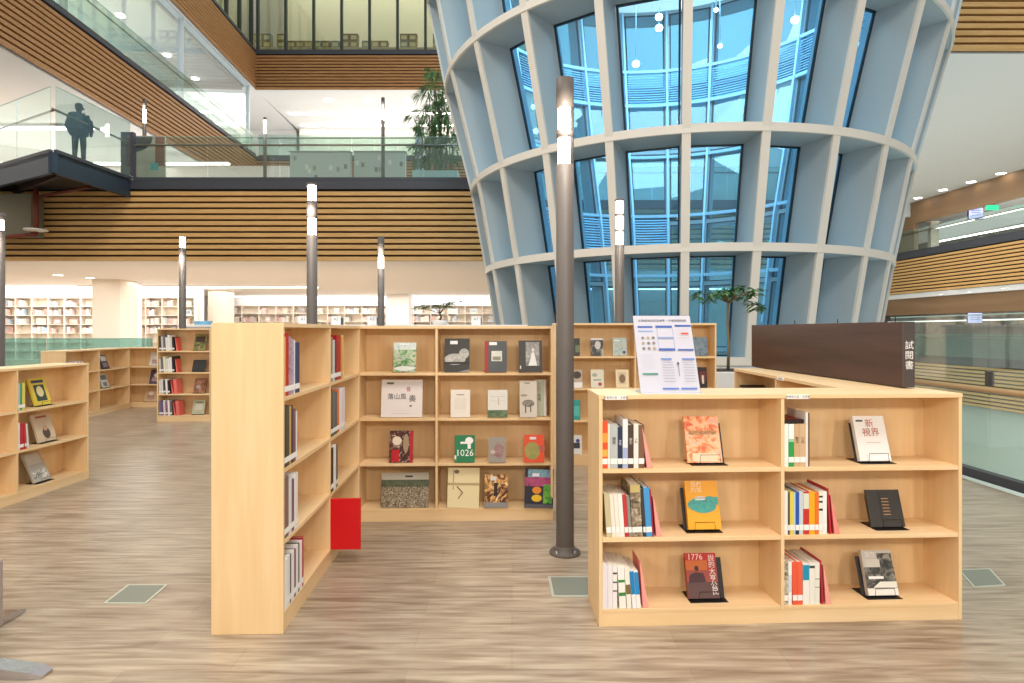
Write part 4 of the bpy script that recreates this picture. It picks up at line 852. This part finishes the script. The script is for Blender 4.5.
# bamboo on the upper gallery
Yb = 21.0; bx0 = (437 - CX) / F * Yb
bm = empty('potted_bamboo', (bx0, Yb, 6.0), label='tall bamboo in a pale planter on the gallery beside the tower', cat='potted bamboo')
MB().box(-.8, .75, -.35, .35, 0, .95, mat('#b8d4d4', .4)).build('planter', bm, bevel=.02)
cn = MB(); fb = MB(); rb_ = random.Random(11)
for k in range(15):
    x0, y0 = rb_.uniform(-.55, .55), rb_.uniform(-.25, .25); h = rb_.uniform(2.7, 4.4); lx = rb_.uniform(-.35, .25)
    pts = [(x0 + lx * (i / 6) ** 2, y0, .9 + (h - .9) * i / 6) for i in range(7)]
    cn.tube(pts, [.028 - .003 * i for i in range(7)], mat('#6d7d45', .5), 6)
    for i in range(1, 7):
        p = pts[i]
        for q in range(2):
            a = rb_.uniform(0, 6.28); e = (p[0] + .28 * math.cos(a), p[1] + .2 * math.sin(a), p[2] + rb_.uniform(0, .15))
            cn.tube([p, e], [.008, .004], mat('#6d7d45', .5), 4)
            for j in range(9):
                a2 = a + rb_.uniform(-1.3, 1.3); leaf(fb, e, (math.cos(a2), math.sin(a2) * .6, rb_.uniform(-.8, .3)), rb_.uniform(.28, .5), .055, mat('#5a8a4e', .5) if j % 2 else mat('#70985f', .5), .8)
cn.build('canes', bm); fb.build('foliage', bm)
c = empty('column', ((419 - CX) / F * 22.5, 22.5, 6), label='slim pale blue column behind the bamboo on the gallery', cat='column')
MB().box(-.14, .14, 0, .28, 0, 3.0, mat('#cfdcf0', .5)).build('shaft', c); MB().box(-.17, .17, -.03, .31, 0, .1, mat('#aab4c4', .5)).build('base_trim', c)

# ------------------------------------------------------------------ stair landing with a visitor (upper left)
ld = empty('stair_landing', (0, 0, 0), label='blue-grey steel stair landing jutting out at the upper left', cat='stair landing')
LP = [(-18.4, 18.98), (-12.0, 16.0), (-11.86, 18.98)]; LP = [(-17.4, 18.95), (-12.05, 16.0), (-11.86, 18.95)]
MB().prism(LP, 6.1, 6.18, mat('#6a6f76', .6)).build('deck', ld)
def beam(a, b, z0, z1, th, name, m):
    a = Vector(a); b = Vector(b); d = (b - a).normalized(); n = Vector((-d.y, d.x)) * th
    MB().prism([(a.x, a.y), (b.x, b.y), (b.x + n.x, b.y + n.y), (a.x + n.x, a.y + n.y)], z0, z1, m).build(name, ld)
beam(LP[0], LP[1], 5.66, 6.2, .12, 'edge_beam', STEEL); beam(LP[1], LP[2], 5.66, 6.2, .12, 'edge_beam', STEEL)
MB().prism([(-16.6, 18.7), (-12.1, 16.3), (-12.0, 18.7)], 5.9, 5.98, mat('#33302e', .6)).build('soffit', ld)
beam((-15.3, 18.7), (-12.4, 16.6), 5.7, 5.9, .1, 'cross_beam', mat('#3a2c2a', .6))
# sloping under-flight of the stair and its grey side wall
structure(MB().box(-19, -14.35, 18.2, 18.7, 4.35, 5.6, mat('#6f6a58', .6)), 'wall_left.004')
pp = empty('sprinkler_pipe', (-14.05, 18.0, 0), label='red sprinkler pipe with a white disc below the stair landing', cat='pipe')
MB().tube([(0, 0, 5.7), (0, 0, 4.35)], .07, mat('#6e3020', .5), 10).tube([(0, 0, 4.35), (-2.2, 0, 4.15)], .06, mat('#6e3020', .5), 10).tube([(0, 0, 5.45), (1.6, 0, 5.75)], .05, mat('#5e281c', .5), 8).build('pipe', pp)
MB().lathe([(.001, 4.52), (.3, 4.5), (.3, 4.46), (.001, 4.42)], mat('#d9d6cc', .5), 20).build('sprinkler_plate', pp)
def lpane(a, b, z0, z1, n, label, side):
    r = balustrade('glass_balustrade', a, b, z0, z1 - z0, GRAIL, label, 1.17, n, side=side); return r
lpane((LP[0][0] + .3, LP[0][1] - .1), (LP[1][0] - .12, LP[1][1] + .1), 6.2, 7.95, 3, 'glass balustrade along the slanting left edge of the stair landing', 1)
lpane((LP[1][0], LP[1][1] + .1), LP[2], 6.2, 7.95, 2, 'glass balustrade on the right edge of the stair landing by the visitor', 1)
st = empty('staircase', (-19.5, 21, 6.06), label='pale wooden stair treads rising behind the landing at the left edge', cat='staircase')
for i in range(5): MB().box(-2, 4.1, i * .35, i * .35 + .42, .08 + i * .17, .14 + i * .17, mat('#e2c49a', .5)).box(-2, 4.1, i * .35, i * .35 + .03, i * .17 - .09, .08 + i * .17, mat('#f0ece4', .5)).build('tread', st)
# banner column and poster at the landing
bn_ = empty('banner_column', ((127 - CX) / F * 19.3, 19.3, 6.05), label='dark banner column with white writing beside the stair landing', cat='banner')
mb = MB().box(-.2, .2, 0, .14, 0, 1.75, mat('#5a5560', .5)); add_text(mb, '日本', lambda a, b: (a, -.004, b), .21, mat('#eceaf0', .5), 0, .27); mb.build('board', bn_)
MB().box(-.22, .22, -.03, .17, 0, .06, DARKBAND).build('base', bn_)
ps = empty('poster_stand', ((149 - CX) / F * 19.6, 19.6, 6.05), label='pale poster board with a dark half circle and a painted reddish reflection', cat='poster')
mb = MB().box(-.52, .52, 0, .05, 0, 1.72, mat('#dccdbd', .5))
n = 24; mb.poly([(-.5, -.004, 1.7)] + [(-.5 + .62 * math.cos(-math.pi / 2 * i / n), -.004, 1.7 + .5 * math.sin(-math.pi / 2 * i / n)) for i in range(n + 1)], [tuple(range(n + 2))], mat('#3a3440', .5))
mb.quad((.2, -.003, .75), (.5, -.003, .75), (.5, -.003, 1.7), (.2, -.003, 1.7), mat('#a8604a', .5)); mb.quad((.05, -.005, .62), (.3, -.005, .62), (.3, -.005, .85), (.05, -.005, .85), mat('#5fc8cc', .5))  # the reddish quad paints a reflection onto the board
mb.build('board', ps); MB().box(-.5, -.44, -.1, .2, 0, .03, BLACK).box(.44, .5, -.1, .2, 0, .03, BLACK).build('feet', ps)
sg = empty('wall_sign', px(104.5, 160, 29.9), label='small maroon sign with white lines on the pale gallery wall', cat='sign')
mb = MB().box(-.42, .42, -.02, .04, -.22, .22, mat('#7a3038', .5)); 
for q in (-.1, 0, .1): mb.box(-.3, .3, -.026, -.02, q - .02, q + .02, mat('#e0c8c4', .5))
mb.build('plate', sg); MB().box(-.45, .45, 0, .05, -.25, .25, mat('#d8d4d0', .5)).build('frame', sg)

# visitor: body lofted as one surface, seen from behind
def person():
    Yp = 17.35; X = (79 - CX) / F * Yp
    root = empty('person', (X, Yp, 6.18), (0, 0, R_(8)), 'person in dark jacket and cap with backpack, standing on the stair landing', 'person')
    V = [(0, 0, .95), (0, 0, 1.15), (0, .01, 1.35), (0, .02, 1.48), (0, 0, 1.56), (0, -.01, 1.66),   # pelvis..head 0-5
         (.1, 0, .9), (.11, .01, .5), (.12, .0, .09), (.13, .14, .03),                               # right leg
         (-.1, 0, .9), (-.12, .03, .5), (-.13, .02, .09), (-.14, .16, .03),
         (.2, .02, 1.4), (.29, 0, 1.15), (.25, .14, .95), (.2, .22, .92),
         (-.2, .02, 1.4), (-.3, 0, 1.15), (-.28, .12, .95), (-.24, .2, .92)]
    E = [(0, 1), (1, 2), (2, 3), (3, 4), (4, 5), (0, 6), (6, 7), (7, 8), (8, 9), (0, 10), (10, 11), (11, 12), (12, 13), (2, 14), (14, 15), (15, 16), (16, 17), (2, 18), (18, 19), (19, 20), (20, 21)]
    rad = [(.16, .13), (.16, .12), (.19, .13), (.08, .08), (.06, .06), (.085, .1), (.1, .1), (.07, .075), (.05, .05), (.045, .035), (.1, .1), (.07, .075), (.05, .05), (.045, .035),
           (.075, .075), (.058, .058), (.045, .045), (.035, .035), (.075, .075), (.058, .058), (.045, .045), (.035, .035)]
    me = bpy.data.meshes.new('body'); me.from_pydata(V, E, []); o = bpy.data.objects.new('body', me); COL.objects.link(o); o.parent = root
    sk_ = o.modifiers.new('skin', 'SKIN'); 
    if not me.skin_vertices: 
        import bmesh
        bm_ = bmesh.new(); bm_.from_mesh(me); bm_.verts.layers.skin.verify(); bm_.to_mesh(me); bm_.free()
    for i, r in enumerate(rad): me.skin_vertices[0].data[i].radius = r; me.skin_vertices[0].data[i].use_root = (i == 0)
    ss = o.modifiers.new('sub', 'SUBSURF'); ss.levels = 2; ss.render_levels = 2
    me.materials.append(mat('#2c4650', .7))
    # head skin, hair, cap, backpack, jacket hem as children
    MB().lathe([(.001, 1.56), (.06, 1.575), (.088, 1.62), (.092, 1.68), (.08, 1.73), (.001, 1.75)], mat('#3a2f2a', .8), 20, c=(0, -.005)).build('hair', root)
    MB().lathe([(.096, 1.68), (.1, 1.72), (.085, 1.77), (.05, 1.795), (.001, 1.8)], mat('#39454a', .8), 20, c=(0, -.005)).poly([(-.08, .08, 1.69), (.08, .08, 1.69), (.06, .19, 1.67), (-.06, .19, 1.67), (-.08, .08, 1.7), (.08, .08, 1.7), (.06, .19, 1.68), (-.06, .19, 1.68)], [(3, 2, 1, 0), (4, 5, 6, 7), (1, 2, 6, 5), (2, 3, 7, 6), (3, 0, 4, 7)], mat('#39454a', .8)).build('cap', root)
    bp = MB(); N = 20
    for (z0, s0), (z1, s1) in (((.98, .8), (1.02, 1)), ((1.02, 1), (1.32, 1)), ((1.32, 1), (1.43, .8)), ((1.43, .8), (1.47, .45))):
        P = []
        for z, s_ in ((z0, s0), (z1, s1)):
            for k in range(N): a = 2 * math.pi * k / N; cx_ = math.copysign(abs(math.cos(a)) ** .5, math.cos(a)); sy_ = math.copysign(abs(math.sin(a)) ** .5, math.sin(a)); P.append((.19 * s_ * cx_, -.21 + .1 * s_ * sy_, z))
        bp.poly(P, [(k, (k + 1) % N, N + (k + 1) % N, N + k) for k in range(N)], mat('#3c5a66', .6), True)
    bp.box(-.12, .12, -.325, -.3, 1.04, 1.22, mat('#2f4852', .6)).box(-.14, .14, -.318, -.306, 1.26, 1.275, mat('#8a9aa0', .5)).box(-.1, .1, -.29, -.13, .975, .99, mat('#2f4852', .6))
    bpo = bp.build('backpack', root)
    MB().tube([(.1, -.13, 1.42), (.13, .02, 1.52), (.13, .14, 1.38), (.14, .1, 1.1), (.12, -.13, 1.05)], .018, mat('#1f2c32', .6), 6).build('strap', bpo)
    MB().tube([(-.1, -.13, 1.42), (-.13, .02, 1.52), (-.13, .14, 1.38), (-.14, .1, 1.1), (-.12, -.13, 1.05)], .018, mat('#1f2c32', .6), 6).build('strap', bpo)
    MB().lathe([(.17, .86), (.235, .9), (.23, 1.1), (.22, 1.3), (.2, 1.42), (.12, 1.49), (.07, 1.51)], mat('#2b424c', .75), 24).build('jacket', root)
    for s_ in (-1, 1): MB().tube([(s_ * .19, .02, 1.42), (s_ * .27, .01, 1.28), (s_ * .3, 0, 1.14), (s_ * .275, .1, 1.0)], [.085, .08, .07, .055], mat('#2b424c', .75), 12).build('sleeve', root)
person()

# ------------------------------------------------------------------ screens and signs on the right
def hang_screen(xp, yp, Y, w_, h, label, top, col='#b9bff2', s=1.1):
    p = px(xp, yp, Y); o = empty('hanging_screen', p, (0, 0, R_(0)), label, 'screen')
    MB().box(-w_ / 2, w_ / 2, 0, .08, -h / 2, h / 2, BLACK).build('housing', o)
    mb = MB().box(-w_ / 2 + .02, w_ / 2 - .02, -.006, 0, -h / 2 + .02, h / 2 - .02, emit(col, s))
    for q in (-.15, .05, .22): mb.box(-w_ * .3, w_ * .3, -.009, -.006, h * q, h * q + .03, mat('#8890d8', .5))
    mb.build('display', o)
    MB().tube([(0, .04, h / 2), (0, .04, top - p[2] - .001)], .02, BLACK, 6).build('hanger', o)
hang_screen(976, 213.5, 31.6, .78, .62, 'pale blue screen hanging in the upper right gallery', 9.0)
hang_screen(975, 318, 31.8, .78, .56, 'pale blue screen hanging below the right slats at entrance level', 3.42)
ex = empty('exit_sign', px(993, 207.5, 29), label='small green exit sign in the upper right gallery', cat='sign')
MB().box(-.28, .28, 0, .08, -.11, .11, emit('#2fc48a', 1.2)).build('panel', ex); MB().box(-.3, .3, .01, .09, .11, .14, mat('#888888', .5)).build('housing', ex)
for i, (xp, yp, Y, lab) in enumerate(((935, 222, 37.5, 'pale display stand inside the upper right gallery'),)):
    p = px(xp, yp, Y); o = empty('display_stand', (p[0], p[1], (6.1, -.05)[i]), label=lab, cat='stand')
    hh = p[2] - (6.1, -.05)[i]; MB().box(-.25, .25, 0, .3, 0, hh, mat('#d8ccc0', .5)).build('body', o); MB().box(-.3, .3, -.05, .35, hh, hh + .05, mat('#f0ece6', .5)).build('top', o)

# ------------------------------------------------------------------ lobby bookcase walls with blurred books
STUFF = {}
def far_case(x0, x1, Y, cols, rows_, h, label, place, seed, keep=0):
    rest = STUFF.setdefault('m', MB())
    r = random.Random(seed); W = x1 - x0; root = empty('wall_bookcase', (x0, Y, 0), label=label, cat='bookcase')
    mw = mat('#efe6da', .6)
    MB().box(0, W, .36, .38, 0, h, mat('#e6dccd', .7)).build('back_panel', root)
    for i in range(cols + 1): MB().box(W * i / cols - .02, W * i / cols + .02, 0, .36, 0, h, mw).build('divider', root)
    mb = MB()
    for j in range(rows_ + 1): MB().box(0, W, .001, .36, h * j / rows_, h * j / rows_ + .03, mw).build('shelf', root)
    pal = ['#cdb4a8', '#b0a49c', '#dccabc', '#a8b8c4', '#c49a92', '#e6dccf', '#9a928c', '#d8d2cc', '#b4cbe0', '#e0c4c2', '#f0ece6']
    for i in range(cols):
        for j in range(rows_):
            z = h * j / rows_ + .031; ch = h / rows_ - .06; cw = W / cols - .05
            if z < 1.3: continue
            k = r.random()
            if k < .12: continue
            if k < .4:
                w_ = min(cw * .8, r.uniform(.3, .5)); hh = ch * r.uniform(.6, .9)
                o = MB().box(0, w_, 0, .03, 0, hh, mat(r.choice(pal), .5)).box(w_ * .15, w_ * .85, -.003, 0, hh * .3, hh * .8, mat(r.choice(pal), .5)).build('book', None, (x0 + W * i / cols + cw * .5 - w_ / 2 + .02, Y + .1, z))
                tag(o, f'blurred face-out book, {ORD[i]} column from left, {ORD[rows_ - 1 - j]} row down, {place}', 'book', f'face-out books in the {place}')
            else:
                x = x0 + W * i / cols + .03; xe = x + cw * r.uniform(.4, .95)
                kk = 0
                while x < xe - .1:
                    t = r.uniform(.08, .16); hh = ch * r.uniform(.55, .85)
                    if keep and j >= rows_ - 3 - (rows_ > 6):
                        o = MB().box(0, t, 0, .22, 0, hh, mat(r.choice(pal), .5)).build('book', None, (x, Y + .04, z)); keep -= 1
                        kk += 1; tag(o, f'{ORD[kk - 1]} blurred spine, {ORD[i]} column from left, {ORD[rows_ - 1 - j]} row down, {place}', 'book', f'book spines in the {place}')
                    else: rest.box(x, x + t, Y + .04, Y + .26, z, z + hh, mat(r.choice(pal), .5))
                    x += t + .004
far_case(-26.5, -16.4, 31.5, 12, 7, 3.2, 'wide pale bookcase wall at the far left of the lobby', 'far left bookcase wall', 1, 60)
far_case(-19.5, -.8, 39, 17, 6, 3.1, 'long pale bookcase wall at the back of the lobby', 'rear lobby bookcase wall', 2, 10)
tag(STUFF['m'].build('books'), 'many small blurred books filling the far bookcase walls of the lobby', 'books', None, 'stuff')
bb = empty('display_box', px(201, 328, 12.5), label='light blue box standing behind the four shelf bookcase', cat='box'); bb.location.z = 1.42
MB().box(-.14, .14, 0, .2, 0, .27, mat('#7fc0e4', .5)).box(-.1, .1, -.004, 0, .1, .2, mat('#a8d8ee', .5)).build('body', bb); MB().box(-.145, .145, -.005, .205, .27, .285, mat('#9fd0ea', .5)).build('lid', bb)
tb = empty('side_table', (bb.location.x, 12.6, 0), label='white side table carrying the light blue box', cat='table')
MB().box(-.5, .6, -.2, .3, 1.38, 1.419, mat('#efefef', .5)).build('table_top', tb)
for sx in (-.45, .55):
    for sy in (-.15, .25): MB().box(sx - .02, sx + .02, sy - .02, sy + .02, 0, 1.38, mat('#cfcfcf', .5)).build('leg', tb)

# brown book bins behind the top storey glazing
nb = 0
rb2 = random.Random(5); bpal = ['#a08a5c', '#8a7448', '#b09a68', '#7a8a8c']
proto = {}
for (x0, x1, rows_) in ((254, 274, 2), (277, 286, 2), (287, 327, 1), (331, 336, 1), (341, 358, 2), (362, 366, 1), (371, 390, 1), (400, 418, 2), (433, 441, 2)):
    xx = (x0 - CX) / F * 38; xe = (x1 - CX) / F * 38
    while xx < xe - .2:
        for j in range(rows_):
            c = rb2.choice(bpal)
            if c not in proto:
                e = empty('storage_box', label='small brown box on the floor behind the dark framed top windows', cat='box', group='boxes behind the top storey windows'); proto[c] = e; o = e
                MB().box(0, .5, 0, .4, 0, .4, mat(c, .6)).box(.08, .42, -.01, 0, .08, .32, mat('#d8cfa8', .6)).build('body', e); MB().box(-.015, .515, -.015, .415, .4, .43, mat(c, .7)).build('lid', e)
            else: o = copy_tree(proto[c])
            o.location = (xx, 38, 19.15 + j * .44); o['label'] = f"{'upper' if j else 'lower'} brown box, {ORD[nb]} stack from the left behind the dark framed windows"
        xx += .54; nb += 1
shb = empty('low_shelf', (-15, 37.9, 18.1), label='low shelf behind the dark framed top windows carrying brown boxes', cat='shelf')
MB().box(-1.4, 12.5, 0, .6, .99, 1.04, mat('#b8b49a', .6)).build('shelf_board', shb); MB().box(-1.4, 12.5, .5, .55, 0, .99, mat('#c8c4a8', .6)).build('back_board', shb)

# display panels on the open gallery deck (seen through the balustrade)
for i, (x0, x1, y0, y1, Y, lab) in enumerate(((290, 350, 151, 176, 24, 'low grey bookshelf on the gallery deck, left one'), (354, 405, 151, 178, 24.3, 'low grey bookshelf on the gallery deck, right one beside the bamboo planter'))):
    X0 = (x0 - CX) / F * Y; X1 = (x1 - CX) / F * Y; zt = CAMZ + (HY - y0) / F * Y
    o = empty('gallery_bookshelf', (X0, Y, 5.951), label=lab, cat='bookshelf')
    mb = MB().box(0, X1 - X0, 0, .3, 0, zt - 6, mat('#b9bdb4', .6)); r = random.Random(i)
    for k in range(18): a = r.uniform(.05, X1 - X0 - .2); z = r.uniform(.2, zt - 6.25); mb.box(a, a + .12, -.01, 0, z, z + .18, mat(r.choice(['#7a7e78', '#9a9a8a', '#d8d8cc']), .6))
    mb.build('panel', o); MB().box(-.03, X1 - X0 + .03, -.03, .33, zt - 6, zt - 5.95, mat('#8a8e88', .5)).build('cap', o)
# ------------------------------------------------------------------ floor outlet covers
for (pts, lab) in ((((103, 604), (146, 604), (168, 585), (128, 585)), 'square metal floor outlet cover left of the tall bookcase'), (((552, 597), (592, 597), (590, 577), (548, 577)), 'floor outlet cover between lamp post and front bookcase'),
                   (((974, 588), (1006, 586), (990, 569), (958, 570)), 'floor outlet cover right of the front bookcase')):
    P = [(px(x, y, 1.5 * F / (y - HY))[0], 1.5 * F / (y - HY)) for x, y in pts]; cx_ = sum(p[0] for p in P) / 4; cy_ = sum(p[1] for p in P) / 4
    o = empty('floor_outlet', (cx_, cy_, 0), label=lab, cat='floor outlet')
    q = [(p[0] - cx_, p[1] - cy_) for p in P]
    MB().prism(q, 0.0005, .004, mat('#c8ccbe', .3, .3)).build('frame', o); MB().prism([(a * .88, b * .88) for a, b in q], .004, .006, mat('#7e8276', .35)).build('lid', o)
# chair cut by the left edge
ch = empty('office_chair', (-2.635, 2.66, 0), (0, 0, R_(12)), 'grey chair with polished feet cut by the lower left corner', 'chair')
MB().box(-.22, .22, -.22, .22, .43, .48, mat('#8a8480', .5)).build('seat', ch, bevel=.02)
MB().box(.23, .26, -.2, .2, .1, .42, mat('#a59a98', .35)).build('side_panel', ch, bevel=.012)
MB().box(-.26, -.22, -.2, .2, .48, .9, mat('#8a8480', .5)).build('backrest', ch, bevel=.02)
MB().tube([(0, 0, .08), (0, 0, .43)], .03, mat('#b8b6b8', .2, .9), 12).build('stem', ch)
for k in range(4):
    a = R_(-12 + 90 * k); d = Vector((math.cos(a), math.sin(a), 0)); s_ = Vector((-d.y, d.x, 0))
    P = []
    for (r, w_, z) in ((.02, .04, .1), (.56, .04, .03), (.61, .03, .012)):
        c = d * r; P += [c + s_ * w_ + Vector((0, 0, z)), c - s_ * w_ + Vector((0, 0, z)), c - s_ * w_ + Vector((0, 0, .001)), c + s_ * w_ + Vector((0, 0, .001))]
    f = [(i * 4 + j, i * 4 + (j + 1) % 4, i * 4 + 4 + (j + 1) % 4, i * 4 + 4 + j) for i in range(2) for j in range(4)] + [(3, 2, 1, 0), (8, 9, 10, 11)]
    MB().poly(P, f, mat('#c4c2c6', .2, .9)).build('leg', ch)
